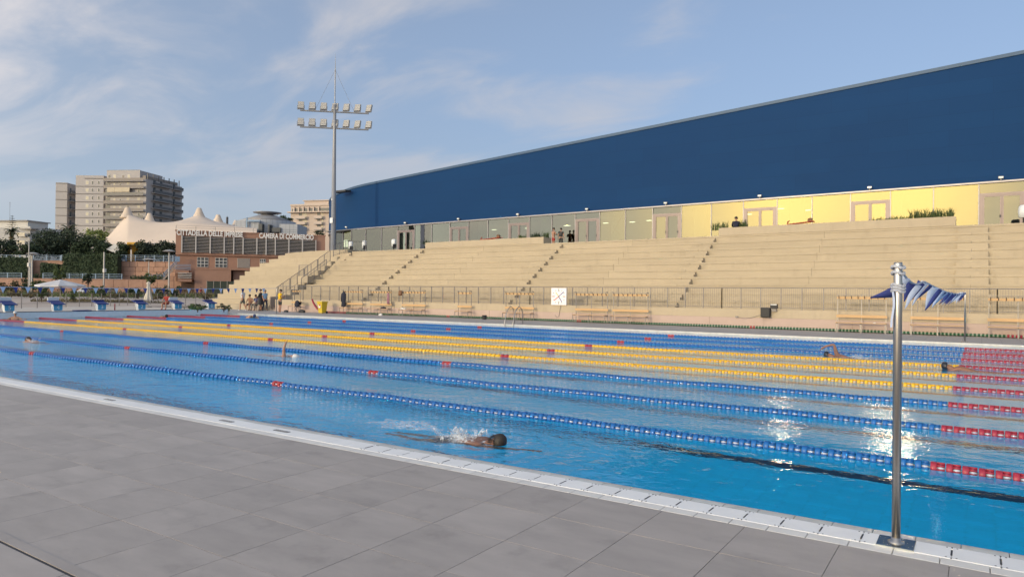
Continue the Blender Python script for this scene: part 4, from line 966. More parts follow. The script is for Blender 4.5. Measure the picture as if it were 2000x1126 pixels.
for v in (427, 438, 449):
    for ua, ub in ((581, 600), (617, 632)): a, b = F2.sz(ua, v)[0], F2.sz(ub, v)[0]; o = fbox(ap2, F2, 'balcony', a, b, z_(v)-.2, z_(v), -1.3, 0, M_balc); MB().box(a, b, -1.32, -1.27, z_(v), z_(v)+.9, T(F2.a.x, F2.a.y, 0, F2.rot)).build('balustrade', M_apt2, o); fbox(ap2, F2, 'balcony_door', a+.5, a+1.7, z_(v), z_(v)+2.0, -.04, .02, M_pane); fbox(ap2, F2, 'balcony_door', a+2.1, b-.2, z_(v), z_(v)+2.0, -.04, .02, M_blindlit)
# low white house at the left edge
wh = thing('white_house', 'low white house with flat roofs at the left edge', 'building', (0, 0, 0)); M_white = mat('white_render', (0.52, 0.50, 0.47), 0.85, var=0.05)
F3 = Facade(G(-40, 215), G(57, 212)); z3 = lambda v: F3.sz(30, v)[1]
block(wh, F3, 0, F3.len, zgr, z3(442), 12, M_white); fbox(wh, F3, 'upper_storey', 0, F3.sz(46, 440)[0], z3(442), z3(431), 1.5, 9, M_white); fbox(wh, F3, 'roof_slab', 0, F3.sz(49, 440)[0], z3(431), z3(429), .8, 9.5, M_balc); fbox(wh, F3, 'roof_slab', F3.sz(35, 440)[0], F3.len+1.6, z3(448), z3(446), -1.2, 2, M_balc)
F4 = Facade(G(57, 212), G(68, 216)); block(wh, F4, 0.02, F4.len, zgr, z3(446), 8, M_white)
for v in (461, 476): 
    a, b = F3.sz(30, v)[0], F3.sz(56, v)[0]; o = fbox(wh, F3, 'balcony', a, b, z3(v)-.2, z3(v), -1.4, 0, M_white); MB().box(a, b, -1.42, -1.37, z3(v), z3(v)+.9, T(F3.a.x, F3.a.y, 0, F3.rot)).build('balustrade', M_blindlit, o)
    for u in (36, 47): s = F3.sz(u, v)[0]; window(wh, F3, s, z3(v)+1.15, 1.3, 2.0, M_pane)
for u in (2, 14): window(wh, F3, F3.sz(u, 456)[0], z3(456), 1.3, 1.5, M_pane)

# ------------------------------------------------------------------ the tent roof with its peaks
tent = thing('tent_roof', 'large cream membrane tent roof with pointed peaks', 'tent', (0, 0, 0)); M_tent = mat('tent_membrane', (0.62, 0.51, 0.42), 0.75, var=0.10, scale=0.12, detail=8, stretch=(1, 1, .5)); M_tentcap = mat('tent_cap', (0.60, 0.49, 0.39), 0.7, var=0.06)
PK = [(249, 405, 178), (292, 416, 205), (389, 406, 186), (426, 419, 200), (461, 430, 205)]
pk = [deep(u, v, t) for u, v, t in PK]
ZE = zat(200, 476, 178)
U0, U1 = 196, 500
rows = []
NX, NY = 110, 36
for j in range(NY+1):
    row = []; tq = j/NY
    for i in range(NX+1):
        u = U0+(U1-U0)*i/NX; t = 168+52*tq; p = G(u, t)
        # drape: sheet hung from the peaks, drawn down to the rim and pulled out to a low left corner
        edge = min(1.0, max(0.0, (i/NX)/.17)); fr = min(1.0, tq/.16); bk = min(1.0, (1-tq)/.3)
        rim = (edge**.8)*(fr**.8)*(.3+.7*bk)
        z = ZE-1.0+5.0*rim
        pull = 0.0
        for q in pk:
            d = math.hypot(p.x-q.x, p.y-q.y); pull += ((q.z-1.3-ZE-4.0)*math.exp(-(d/7.4)**.95))**3
        pull = pull**(1/3)*min(1.0, .3+.7*edge)*min(1.0, .4+.6*fr)
        row.append((p.x, p.y, z+pull))
    rows.append(row)
MB().strip(rows).build('membrane', M_tent, tent, True)
for q, (u, v, t) in zip(pk, PK):
    MB().lathe([(1.95, -2.75), (1.5, -2.3), (.95, -1.15), (.55, -.1), (.42, 0.0), (0, .05)], 14, T(q.x, q.y, q.z)).build('peak_cap', M_tentcap, tent, True)
    MB().bar((q.x, q.y, Z2), (q.x, q.y, q.z-.2), .2, 8).build('tent_pole', M_lamp, tent)
# yellow portal under the tent
yp = thing('yellow_portal', 'yellow portal frame under the tent edge', 'portal', (0, 0, 0)); M_yel = mat('portal_yellow', (0.62, 0.33, 0.03), 0.6, var=0.08)
FY = Facade(G(248, 168), G(280, 168)); zy = lambda v: FY.sz(262, v)[1]
fbox(yp, FY, 'beam', FY.sz(250, 480)[0], FY.sz(277, 480)[0], zy(477.5), zy(473), -.5, .5, M_yel); fbox(yp, FY, 'pillar', FY.sz(248.5, 480)[0], FY.sz(253, 480)[0], Z2, zy(477.6), -.4, .4, M_yel); fbox(yp, FY, 'side_wall', FY.sz(253.2, 480)[0], FY.sz(261, 480)[0], Z2, zy(477.6), 1.0, 6.0, M_yel); fbox(yp, FY, 'dark_interior', FY.sz(261.2, 480)[0], FY.sz(277, 480)[0], Z2, zy(477.6), 3.0, 6.0, M_pinkdark)
sb = thing('sail_panel', 'small white tilted sail panel left of the yellow portal', 'panel', G(221, 166)); sb.location.z = 0
MB().prism([(-1.4, -.9), (1.2, -1.1), (1.5, .5), (-.3, 1.2)], -.05, .05, T(0, 0, zat(221, 484, 166), 0.5, 1.1, 0.3)).build('sheet', M_white, sb); MB().bar((0, 0, Z2), (0, 0, zat(221, 484, 166)), .05, 5).build('post', M_lamp, sb)

# ------------------------------------------------------------------ brown office building with louvres and lettering
of = thing('office_building', 'brown louvred office building with white lettering on its roof edge', 'building', (0, 0, 0))
FO = Facade(G(342, 151), G(634, 162)); zo = lambda v, u=345: FO.sz(u, v)[1]; so = lambda u, v=480: FO.sz(u, v)[0]
ZT, ZB_, ZL = zo(450.5), zo(497), zo(523)
block(of, FO, 0, FO.len, ZB_, ZT, 16, M_brick, 'upper_wall'); fbox(of, FO, 'lower_wall', 0.05, FO.len, Z1, ZB_-.002, .5, 15, M_brick)
fbox(of, FO, 'roof_edge', -.15, FO.len+.1, ZT, ZT+.22, -.2, 16, M_brick)
for z in (ZT+.75, ZT+1.2): fbox(of, FO, 'roof_rail', 0, FO.len, z-.02, z+.02, .3, .34, M_balrail)
for i in range(9): x = FO.len*i/8; fbox(of, FO, 'roof_rail_post', x-.03, x+.03, ZT+.22, ZT+1.2, .3, .34, M_balrail)
LV = [355.4, 382.7, 410.7, 438, 456.6, 474.8, 501.6, 519.6, 537.6, 564, 590.5, 616.6]; z0, z1 = zo(492.3, 356), zo(460.5, 356)
M_slat = mat('louvre_slat', (0.50, 0.46, 0.43), 0.5, .3, var=0.06); M_inner = mat('office_inner_shade', (0.022, 0.018, 0.017), 0.7, var=0.4, scale=.5)
fbox(of, FO, 'louvre_shade_sheet', so(355.4), so(616.6), z0, z1, -.03, -.002, M_inner)  # flat dark sheet painted for the unlit depth behind the slats
for a, b in zip(LV[:-1], LV[1:]):
    fbox(of, FO, 'louvre_post', so(a)-.12, so(a)+.12, z0-.1, z1+.1, -.55, -.1, M_slat)
    for k in range(11): z = z0+(z1-z0)*(k+.35)/11; fbox(of, FO, 'slat', so(a)+.1, so(b)-.1, z-.03, z+.03, -.42, -.22, M_slat)
fbox(of, FO, 'louvre_post', so(616.6)-.09, so(616.6)+.09, z0-.1, z1+.1, -.55, -.1, M_slat)
def lettering(root, F, text, s0, s1, z, h, m):
    cu = bpy.data.curves.new('lettering', 'FONT'); cu.body = text; cu.size = 1.0; cu.extrude = .06; cu.align_x = 'LEFT'; cu.offset = .03
    o = bpy.data.objects.new('lettering', cu); COL.objects.link(o); dg = bpy.context.evaluated_depsgraph_get(); me = bpy.data.meshes.new_from_object(o.evaluated_get(dg)); bpy.data.objects.remove(o)
    xs = [v.co.x for v in me.vertices]; ys = [v.co.y for v in me.vertices]; sx = (s1-s0)/(max(xs)-min(xs)); sy = h/(max(ys)-min(ys)); x0 = min(xs); y0 = min(ys)
    M = T(F.a.x, F.a.y, 0, F.rot)
    for v in me.vertices: c = v.co.copy(); v.co = M @ Vector((s0+(c.x-x0)*sx, -.42-c.z, z+(c.y-y0)*sy))
    me.materials.clear(); me.materials.append(m); return put('lettering', me, root)
M_letter = mat('white_letters', (0.72, 0.70, 0.68), 0.5, var=0.04)
zl = zo(461.0, 400); lettering(of, FO, 'CITTADELLA DELLE IMPRESE', so(345), so(474), zl, 1.2, M_letter); lettering(of, FO, 'CAMERA DI COMMERCIO', so(506), so(612), zl-.05, 1.2, M_letter)
for ua, ub, p in ((385, 407, M_pane), (420.5, 444, M_pane), (464, 488, M_blindlit), (508, 519, M_pane)):
    a, b = so(ua), so(ub); z0_, z1_ = zo(521, 390), zo(502, 390)
    o = fbox(of, FO, 'window', a, b, z0_, z1_, .40, .499, M_winframe)
    if p is M_blindlit: MB().box(a+.05, b-.05, .38, .399, z0_, z1_, T(FO.a.x, FO.a.y, 0, FO.rot)).build('shutter', M_shut, o)
    else:
        for i in range(3):
            for j in range(3):
                w = (b-a)/3; h = (z1_-z0_)/3; MB().box(a+w*i+.07, a+w*(i+1)-.07, .385, .399, z0_+h*j+.06, z0_+h*(j+1)-.06, T(FO.a.x, FO.a.y, 0, FO.rot)).build('pane', p, o)
# lower terraces of the office building
fbox(of, FO, 'terrace_block', so(383, 540), so(452, 540), FZ, zo(526), -4.5, .3, M_brick); fbox(of, FO, 'terrace_block', so(456, 540), so(500, 540), FZ, zo(526), -3.0, .3, M_brick); fbox(of, FO, 'terrace_planter', so(383, 540), so(500, 540), zo(526), zo(523), -4.6, .3, M_brick)
fbox(of, FO, 'balcony', so(352, 540), so(378, 540), zo(550), zo(545), -5.5, 0, M_brick); fbox(of, FO, 'balcony', so(346, 540), so(372, 540), zo(534), zo(529), -5.0, 0, M_brick); fbox(of, FO, 'dark_recess', so(356, 540), so(383, 540), FZ, zo(551), -2.5, 0, M_pinkdark)
for k in range(4): z = zo(543)+.32*k; fbox(of, FO, 'balcony_rail', so(352, 540), so(378, 540), z, z+.1, -5.5, -5.4, M_winframe); z = zo(527)+.32*k; fbox(of, FO, 'balcony_rail', so(346, 540), so(376, 540), z, z+.1, -5.0, -4.9, M_bluerail)
fbox(of, FO, 'blue_screen', so(343, 500), so(352, 500), zo(511), zo(501), -1.0, -.8, M_bluerail)
# outdoor stair in front
st = thing('outdoor_stair', 'sloping outdoor stair with blue handrails left of the office building', 'stairs', (0, 0, 0))
FS = Facade(G(312, 147), G(360, 149)); zs_ = lambda v: FS.sz(335, v)[1]; sA, sB = FS.sz(318, 545)[0], FS.sz(346, 505)[0]
for i in range(14): x0 = sA+(sB-sA)*i/14; x1 = sA+(sB-sA)*(i+1)/14; zt_ = zs_(545)+(zs_(516)-zs_(545))*(i+1)/14; MB().box(x0, x1, 0, 2.2, zt_-.5, zt_, T(FS.a.x, FS.a.y, 0, FS.rot)).build('step', M_shadowwall, st)
for y in (-.05, 2.2):
    for dz in (.5, 1.0): A = FS.pt(sA, zs_(545)+dz, -y); B = FS.pt(sB, zs_(516)+dz, -y); MB().bar(A, B, .07, 5).build('handrail', M_bluerail, st)
gf = thing('green_screen', 'dark green screen fence beside the stand wing', 'fence', (0, 0, 0)); FG = Facade(G(404, 128), G(470, 128)); M_green = mat('green_mesh', (0.018, 0.028, 0.022), 0.85, var=0.3, scale=1)
for i in range(5): a = FG.len*i/5; MB().box(a+.05, a+FG.len/5-.05, 0, .06, FZ, FG.sz(430, 549)[1], T(FG.a.x, FG.a.y, 0, FG.rot)).build('screen_panel', M_green, gf); MB().box(a-.04, a+.04, -.04, .1, FZ, FG.sz(430, 548)[1], T(FG.a.x, FG.a.y, 0, FG.rot)).build('post', M_rail, gf)

# ------------------------------------------------------------------ round grey building with a dish roof
rb = thing('round_building', 'round grey tiled building with a flat dish roof', 'building', (0, 0, 0)); M_greytile = tiled('grey_panel', (0.34, 0.36, 0.40), 1.6, 1.3, .03, var=.05); M_cone = mat('cone_roof', (0.22, 0.22, 0.24), 0.6, var=0.1); M_dish = mat('dish_steel', (0.30, 0.30, 0.32), 0.4, .5, var=.1)
cc = deep(522, 440, 192); R_ = 7.6
zr0, zr1 = Z2, zat(522, 429, 186)
MB().lathe([(R_, zr0), (R_, zr1-.6), (R_-.05, zr1)], 36, T(cc.x, cc.y, 0)).build('drum_wall', M_greytile, rb)
MB().lathe([(R_-.1, zr1), (3.0, zat(522, 421, 190)), (.5, zat(522, 416, 190))], 36, T(cc.x, cc.y, 0)).build('cone_roof', M_cone, rb, True)
zd_ = zat(522, 414, 190); dr = 3.75
MB().lathe([(0.3, zd_-.9), (1.6, zd_-.45), (dr, zd_-.05), (dr, zd_+.1), (1.5, zd_+.35), (0, zd_+.4)], 30, T(cc.x, cc.y, 0)).build('dish', M_dish, rb, True)
for i in range(6): a = i*1.047+.3; MB().bar((cc.x+math.cos(a)*2.2, cc.y+math.sin(a)*2.2, zat(522, 420.5, 190)), (cc.x+math.cos(a)*3.2, cc.y+math.sin(a)*3.2, zd_-.1), .06, 5).build('strut', M_lamp, rb)
FRB = Facade(G(460, 183), G(580, 183))
for ua, ub, va, vb, m in ((532, 548, 444.5, 453, M_pane), (523.5, 526.5, 438.5, 454, M_pane), (505, 512, 437, 455, M_pane)): a, b = FRB.sz(ua, 450)[0], FRB.sz(ub, 450)[0]; fbox(rb, FRB, 'window', a, b, FRB.sz(540, vb)[1], FRB.sz(540, va)[1], -.1, 2.5, m)
fbox(rb, FRB, 'blue_frame', FRB.sz(482, 440)[0], FRB.sz(484.5, 440)[0], Z2, FRB.sz(483, 425)[1], -.6, -.2, M_bluerail); fbox(rb, FRB, 'blue_frame', FRB.sz(484.6, 440)[0], FRB.sz(509, 440)[0], FRB.sz(483, 433)[1], FRB.sz(483, 429.5)[1], -.6, -.2, M_bluerail)
fbox(rb, FRB, 'tiled_block', FRB.sz(459, 440)[0], FRB.sz(506, 440)[0], Z2, FRB.sz(483, 430)[1], .2, 9, M_greytile); fbox(rb, FRB, 'parapet', FRB.sz(487, 440)[0], FRB.sz(504, 440)[0], FRB.sz(483, 430)[1], FRB.sz(483, 424.5)[1], 2, 9, M_apt2)
fbox(rb, FRB, 'tiled_wing', FRB.sz(545, 440)[0], FRB.sz(580, 440)[0], Z2, FRB.sz(560, 437)[1], .4, 9, M_greytile)
# antenna masts
for u, vt, t, lab in ((442, 420, 200, 'slim dark antenna mast between tent and round building'), (17, 394, 230, 'thin lattice radio mast behind the white house')):
    p = G(u, t); a = thing('antenna_mast', lab, 'mast', (p.x, p.y, Z2)); H = zat(u, vt, t)-Z2
    MB().bar((0, 0, 0), (0, 0, H), .07, 5, .03).build('pole', M_balrail, a)
    if u > 100: MB().box(-.25, .25, -.2, .2, H-3.2, H-.5).build('antenna_panel', M_balrail, a)
    else:
        for k in range(3): MB().bar((-.8+.2*k, 0, H-.6*k-.3), (.8-.2*k, 0, H-.6*k-.3), .03, 4).build('cross_bar', M_balrail, a)

# ------------------------------------------------------------------ street lamps in the car park
def lamp_post(label, u, vt, vb, t, zb=FZ, disc=None, box=None, r=.16):
    p = G(u, t); root = thing('street_lamp', label, 'lamp post', (p.x, p.y, zb), 0, 'lamp posts in the car park'); H = zat(u, vt, t)-zb
    MB().lathe([(r*1.5, 0), (r*1.5, .2), (r, .25), (r*.85, H)], 10).build('post', M_lamp, root)
    if disc is not None: MB().lathe([(0, H+.1), (1.15, H+.30), (1.2, H+.36), (.5, H+.6), (0, H+.66)], 16, T(disc, 0, 0)).build('lamp_disc', M_lamp, root); MB().bar((0, 0, H-.1), (disc, 0, H+.2), .07, 5).build('arm', M_lamp, root)
    if box is not None: z = zat(u, box, t)-zb; MB().box(.1, .75, -.3, .1, z-.35, z+.35).build('control_box', M_winframe, root)
    return root
lamp_post('thick pale lamp post with disc head behind the open umbrella', 62, 499, 562, 140, disc=0.3)
lamp_post('short thick post just left of the disc lamp', 58.5, 493, 530, 141)
lamp_post('tall slim pole in front of the disc lamp at the left', 55.5, 462, 590, 128, r=.09, box=517)
lamp_post('pale lamp post between the white and the silver car', 202.5, 492, 566, 138, box=528)
lamp_post('pale post with disc head just right of the closed umbrella', 329.5, 494, 566, 136, disc=0.0)
lamp_post('thin post with disc head above the small tree', 290, 510, 540, 146, disc=0.0, r=.11)

# dry ground cover of the planting beds and banks, nobody could count it
def ground_cover(label, u0, u1, t0, t1, z, n, leaf, hmax, size):
    b = MB()
    for i in range(n):
        u = random.uniform(u0, u1); t = random.uniform(t0, t1); p = G(u, t); k = mnoise.noise(Vector((p.x*.12, p.y*.12, 3.1)))
        if k < -.12: continue
        h = hmax*random.uniform(.15, 1)*(.5+max(0, k)*1.6); s = size*random.uniform(.6, 1.4); a = random.uniform(0, 6.28); d = Vector((math.cos(a), math.sin(a), 0))*s
        q = Vector((p.x, p.y, z+h*random.random())); up = Vector((random.uniform(-.3, .3), random.uniform(-.3, .3), 1))*s*1.2; b.quad(q-d*.5, q+up*.4-d*.2, q+up, q+d*.5+up*.3)
    return tag(b.build('ground_cover', leaf, None), label, 'ground cover', None, 'stuff')
ground_cover('dry scrub covering the planting bed in front of the cars', -60, 420, 112, 139, FZ, 9000, LF_dry, 1.3, .22)
ground_cover('green low plants mixed through the planting bed', -60, 420, 100, 138, FZ, 5000, LF_mid, 1.0, .22)
ground_cover('low plants on the terrace between the two blue railings', -60, 330, 153, 157, Z1, 5000, LF_dark, 2.2, .3)
ground_cover('dry strip of low plants beyond the pool fence', 60, 330, 70, 79, FZ, 2600, LF_dry, .35, .12)
# ================================================================== poolside objects
M_wood = mat('bench_pine', (0.52, 0.33, 0.16), 0.6, var=0.12, scale=6, stretch=(1, 8, 8)); M_tube = mat('bench_tube', (0.22, 0.21, 0.21), 0.4, .6, var=.1); M_hook = mat('coat_hook', (0.03, 0.025, 0.03), 0.5)
def bench(w, hooks, label, x, y=30.72):
    root = thing('coat_rack_bench', label, 'bench', (x, y, 0), 0, 'benches with coat racks along the wall')
    n = 3 if w > 1.4 else 2
    for i in range(n):
        px_ = w*i/(n-1)
        MB().box(px_-.015, px_+.015, -.015, .015, 0, 1.80).build('post', M_tube, root)
        MB().box(px_-.015, px_+.015, -.40, -.37, 0, .45).build('leg', M_tube, root); MB().box(px_-.015, px_+.015, -.40, -.016, .42, .448).build('seat_bracket', M_tube, root); MB().box(px_-.015, px_+.015, -.26, -.016, 1.77, 1.80).build('top_arm', M_tube, root)
    MB().bbox(-.05, w+.05, -.40, -.22, .449, .475, .006).build('seat_board', M_wood, root); MB().bbox(-.05, w+.05, -.20, -.03, .449, .475, .006).build('seat_board', M_wood, root)
    MB().box(-.05, w+.05, -.045, -.0155, .70, .83).build('back_board', M_wood, root); MB().box(-.03, w+.03, -.045, -.0155, 1.58, 1.69).build('hook_board', M_wood, root); MB().bar((0, -.25, 1.785), (w, -.25, 1.785), .01, 5).build('hat_rail', M_tube, root)
    for i in range(hooks):
        hx = .06+(w-.12)*i/(hooks-1); MB().tube([(hx, -.045, 1.66), (hx, -.13, 1.68), (hx, -.135, 1.73)], .014, 5).tube([(hx, -.045, 1.62), (hx, -.10, 1.60), (hx, -.11, 1.65)], .014, 5).build('hook', M_hook, root)
    return root
BX = [(0.0, 1.0, 4, 'short coat rack bench at the left end of the wall, behind the yellow shirt'), (5.8, 2.0, 8, 'bench with a navy jacket hanging from its coat rack'), (8.66, 2.0, 8, 'bench with a pinkish towel hanging from its coat rack'), (11.74, 2.06, 8, 'bench with a brown bag on its coat rack'), (16.68, 1.06, 4, 'short bench with only four hooks right of the brown bag'), (20.48, 2.05, 8, 'bench behind the chrome pool ladder'), (25.49, 2.05, 8, 'bench just right of the pace clock'), (27.92, 2.1, 8, 'second bench right of the pace clock'), (39.7, 2.06, 8, 'empty bench left of the near flag pole'), (42.79, 2.05, 8, 'empty bench behind the wind-blown flags'), (45.7, 2.05, 8, 'bench cut off by the right edge')]
for x, w, h, lab in BX: bench(w, h, lab, x)

# pace clock
M_clock = mat('clock_white', (0.78, 0.74, 0.74), 0.45, var=0.03); M_cred = mat('hand_red', (0.55, 0.06, 0.05), .5); M_cblue = mat('hand_blue', (0.06, 0.08, 0.28), .5); M_black = mat('soft_black', (0.018, 0.018, 0.02), .6, var=.2)
a = on_y(1077, 562, 30.9); b = on_y(1106, 595.5, 30.9); cw = b.x-a.x; ch = a.z-b.z
ck = thing('pace_clock', 'square white pace clock with crossing hands hung on the railing', 'clock', ((a.x+b.x)/2, 30.93, (a.z+b.z)/2))
MB().box(-cw/2, cw/2, -.04, .05, -ch/2, ch/2).build('case', M_clock, ck)
for i in range(12):
    t = i*math.pi/6; r = .40*cw; big = i % 3 == 0
    MB().box(-.018, .018, -.046, -.041, -(.045 if big else .025), (.045 if big else .025), T(math.sin(t)*r, 0, math.cos(t)*r) @ Matrix.Rotation(t, 4, 'Y')).build('tick', M_cred if i in (3, 9, 8) else M_black, ck)
    if big:
        for q in (-.03, .03): MB().box(q-.012, q+.012, -.046, -.041, -.03, .03, T(math.sin(t)*r*.8, 0, math.cos(t)*r*.8)).build('numeral', M_black, ck)
for ang, L_, m in ((50, .42, M_cblue), (145, .38, M_cblue), (232, .38, M_cred), (-40, .30, mat('hand_yellow', (.6, .5, .15), .5))): MB().box(-.022, .022, -.052, -.047, -.02, L_*cw, Matrix.Rotation(math.radians(ang), 4, 'Y')).build('hand', m, ck)
MB().tube([(.12, .0, -ch/2), (.05, .02, -ch/2-.3), (-.02, .03, -ch/2-.7), (-.15, .02, -ch/2-.75), (-.3, .03, -ch/2-.62)], .012, 5).build('cable', M_rail, ck)
# loudspeakers on the wall
a = on_y(1495, 610, 30.8); sp_ = thing('wall_speaker', 'square black loudspeaker on the front wall', 'loudspeaker', (a.x, 30.98, a.z)); MB().bbox(-.23, .23, -.24, .24, 0, .26, .03, Matrix.Rotation(math.pi/2, 4, 'X')).build('cabinet', M_black, sp_)
MB().tube([(-.2, -.02, -.1), (-.7, -.02, -.28), (-1.1, -.02, -.33), (-1.45, -.02, -.28)], .012, 5).build('cable', M_rail, sp_); MB().box(-1.55, -1.42, -.06, 0, -.30, -.22).build('socket', M_rail, sp_)
a = on_y(1511, 600, 30.8); s2_ = thing('wall_floodlight', 'small dark floodlight on the railing above the black loudspeaker', 'floodlight', (a.x, 30.95, a.z)); MB().box(-.17, .17, -.16, .02, -.06, .17).build('housing', M_black, s2_); MB().box(-.15, .15, -.165, -.161, .12, .16).build('lens', M_lampglass, s2_); MB().box(-.12, .12, -.1, .04, -.2, -.061).build('bracket', M_rail, s2_)
# yellow wheeled bin
M_bin = mat('bin_yellow', (0.62, 0.44, 0.03), 0.45, var=.06); bn = thing('wheeled_bin', 'yellow plastic wheeled bin on the far deck', 'bin', (4.45, 29.9, 0))
def frustum(mb, x0, x1, y0, y1, z0, X0, X1, Y0, Y1, z1):
    n = len(mb.v); mb.v += [(x0, y0, z0), (x1, y0, z0), (x1, y1, z0), (x0, y1, z0), (X0, Y0, z1), (X1, Y0, z1), (X1, Y1, z1), (X0, Y1, z1)]; mb.f += [tuple(n+i for i in q) for q in ((3, 2, 1, 0), (4, 5, 6, 7), (0, 1, 5, 4), (1, 2, 6, 5), (2, 3, 7, 6), (3, 0, 4, 7))]; return mb
frustum(MB(), -.19, .19, -.2, .2, .04, -.26, .26, -.28, .26, .82).build('body', M_bin, bn); MB().bbox(-.29, .29, -.31, .30, .822, .90, .03).build('lid', M_bin, bn); MB().box(-.1, .1, -.292, -.272, .42, .66).build('sticker', M_clock, bn)
MB().box(-.06, .06, -.296, -.293, .47, .60, Matrix.Rotation(.5, 4, 'Y') @ Matrix.Translation((-.28, 0, .02))).build('sticker_print', M_cred, bn)
for s in (-1, 1): MB().lathe([(.09, -.03), (.09, .03)], 12, T(s*.23, .22, .09) @ Matrix.Rotation(math.pi/2, 4, 'Y')).build('wheel', M_black, bn)
MB().bar((-.2, .33, .84), (.2, .33, .84), .018, 6).build('handle', M_bin, bn)
# spare lane rope along the foot of the wall
C_green = mat('float_green', (0.012, 0.075, 0.032), 0.45, var=.2, scale=30); sr = thing('spare_lane_rope', 'green lane rope with maroon ends lying along the foot of the wall', 'lane rope', (0, 30.88, 0))
gb_ = {}
for i in range(int(52/.15)):
    x = 3.6+.15*i; c = C_red if x < 6.0 or x > 46.3 else C_green
    if any(abs(x-m) < .15 for m in (15.7, 25.6, 35.6)): c = C_mark
    M = Matrix.Translation((x, random.uniform(-.01, .01), .075)) @ RX; e = gb_.setdefault(c.name, (MB(), c)); e[0].lathe([(.04, 0), (.068, .006), (.068, .085), (.04, .09)], 8, M, cap=False); g = gb_.setdefault('hub', (MB(), C_hub if False else mat('float_pale', (.26, .34, .27), .5))); g[0].lathe([(.045, .09), (.045, .15)], 6, M, cap=False)
pts = [(3.6, 0, .075), (3.2, 0, .12), (2.75, .0, .3), (2.4, .02, .58), (2.15, .05, .85), (2.05, .1, 1.02)]
MB().tube(pts, .066, 8).build('rope_end', C_red, sr)
for k_, (b_, c_) in gb_.items(): tag(b_.build('floats', c_, sr), kind='stuff')
# things on and under the benches
def cloth(name, label, cat, loc, prof, m, rz=0, group=None):
    """hanging or heaped cloth: lathe-like lofted outline squashed in y"""
    root = thing(name, label, cat, loc, rz, group); b = MB(); n = 12; rows = []
    for z, rx, ry in prof:
        rows.append([(math.cos(2*math.pi*i/n)*rx*(1+.12*math.sin(3*i+z*9)), math.sin(2*math.pi*i/n)*ry*(1+.15*math.cos(4*i+z*7)), z) for i in range(n+1)])
    b.strip(rows); b.build('fabric', m, root, True); return root
M_navy = mat('navy_cloth', (0.016, 0.018, 0.035), .9, var=.25, scale=9); M_towel = mat('mauve_towel', (0.26, 0.13, 0.16), .95, var=.3, scale=12); M_brown = mat('brown_leather', (0.16, 0.075, 0.035), .7, var=.2); M_whitecl = mat('white_cloth', (0.62, 0.60, 0.57), .9, var=.1)
j = cloth('hanging_jacket', 'dark navy jacket hanging from the coat rack', 'jacket', (6.0, 30.56, 0), [(1.70, .02, .02), (1.62, .10, .06), (1.45, .20, .10), (1.1, .19, .11), (.8, .20, .10), (.55, .23, .09), (.5, .02, .02)], M_navy)
MB().tube([(-.17, 0, 1.5), (-.22, -.02, 1.2), (-.21, -.03, .9)], [.06, .055, .045], 7).build('sleeve', M_navy, j); MB().tube([(.17, 0, 1.5), (.21, -.02, 1.2), (.2, -.03, .85)], [.06, .055, .045], 7).build('sleeve', M_navy, j)
cloth('hanging_towel', 'pinkish towel hanging at the right end of a coat rack', 'towel', (10.5, 30.56, 0), [(1.62, .03, .03), (1.5, .10, .05), (1.1, .12, .06), (.85, .13, .06), (.8, .02, .02)], M_towel)
bg = cloth('hanging_bag', 'brown bag on the left end of a coat rack', 'bag', (11.7, 30.5, 0), [(1.80, .05, .03), (1.74, .14, .07), (1.55, .17, .09), (1.43, .15, .08), (1.40, .03, .02)], M_brown)
cloth('folded_clothes', 'dark folded clothes lying on the seat of a bench', 'clothes', (10.1, 30.5, 0), [(.476, .22, .14), (.52, .24, .13), (.58, .16, .10), (.61, .03, .03)], M_navy)
cloth('folded_towel', 'white towel lying on the left of a bench seat', 'towel', (12.0, 30.48, 0), [(.476, .25, .13), (.53, .22, .12), (.57, .10, .07), (.58, .02, .02)], M_whitecl)
cloth('white_bundle', 'small white bundle on the deck under a bench', 'bundle', (10.2, 30.15, 0), [(0, .18, .12), (.07, .2, .12), (.13, .1, .07), (.15, .02, .02)], M_whitecl)
cloth('small_item', 'little white tag lying on an empty bench right of the floodlight', 'bundle', (41.3, 30.52, 0), [(.476, .07, .04), (.5, .06, .03), (.51, .01, .01)], M_whitecl)
bb_ = thing('black_bucket', 'small black bucket on the deck beside the ladder bench', 'bucket', (19.4, 29.9, 0)); MB().lathe([(.13, 0), (.16, .27), (.15, .27), (.12, .02), (0, .02)], 14).build('shell', M_black, bb_); MB().tube([(-.155, 0, .26), (-.1, -.02, .2), (0, -.17, .2), (.1, -.02, .2), (.155, 0, .26)], .006, 5).build('handle', M_tube, bb_)
# folding chair with a dark rucksack, bags beside it
fc = thing('folding_chair', 'small folding chair against the wall left of the yellow bin', 'chair', (1.3, 30.2, 0)); 
for s in (-1, 1): MB().tube([(s*.22, -.22, 0), (s*.22, .05, .42), (s*.22, .2, .82)], .013, 6).build('leg', M_tube, fc); MB().tube([(s*.2, .2, 0), (s*.2, -.2, .42)], .013, 6).build('leg', M_tube, fc)
MB().box(-.22, .22, -.2, .2, .42, .445).build('seat', M_black, fc); MB().box(-.22, .22, .14, .165, .6, .82).build('backrest', M_black, fc)
rk = cloth('rucksack', 'dark rucksack standing on the folding chair', 'bag', (1.3, 30.15, 0), [(.447, .22, .14), (.6, .25, .15), (.8, .22, .13), (.9, .12, .07), (.93, .02, .02)], M_navy)
cloth('sports_bag', 'black sports bag lying right of the folding chair', 'bag', (2.15, 29.9, 0), [(0, .34, .16), (.1, .38, .18), (.2, .30, .13), (.25, .05, .03)], M_black)
cloth('sports_bag', 'small dark bag lying left of the folding chair', 'bag', (.55, 29.7, 0), [(0, .22, .14), (.08, .24, .15), (.15, .16, .1), (.18, .03, .02)], M_black)
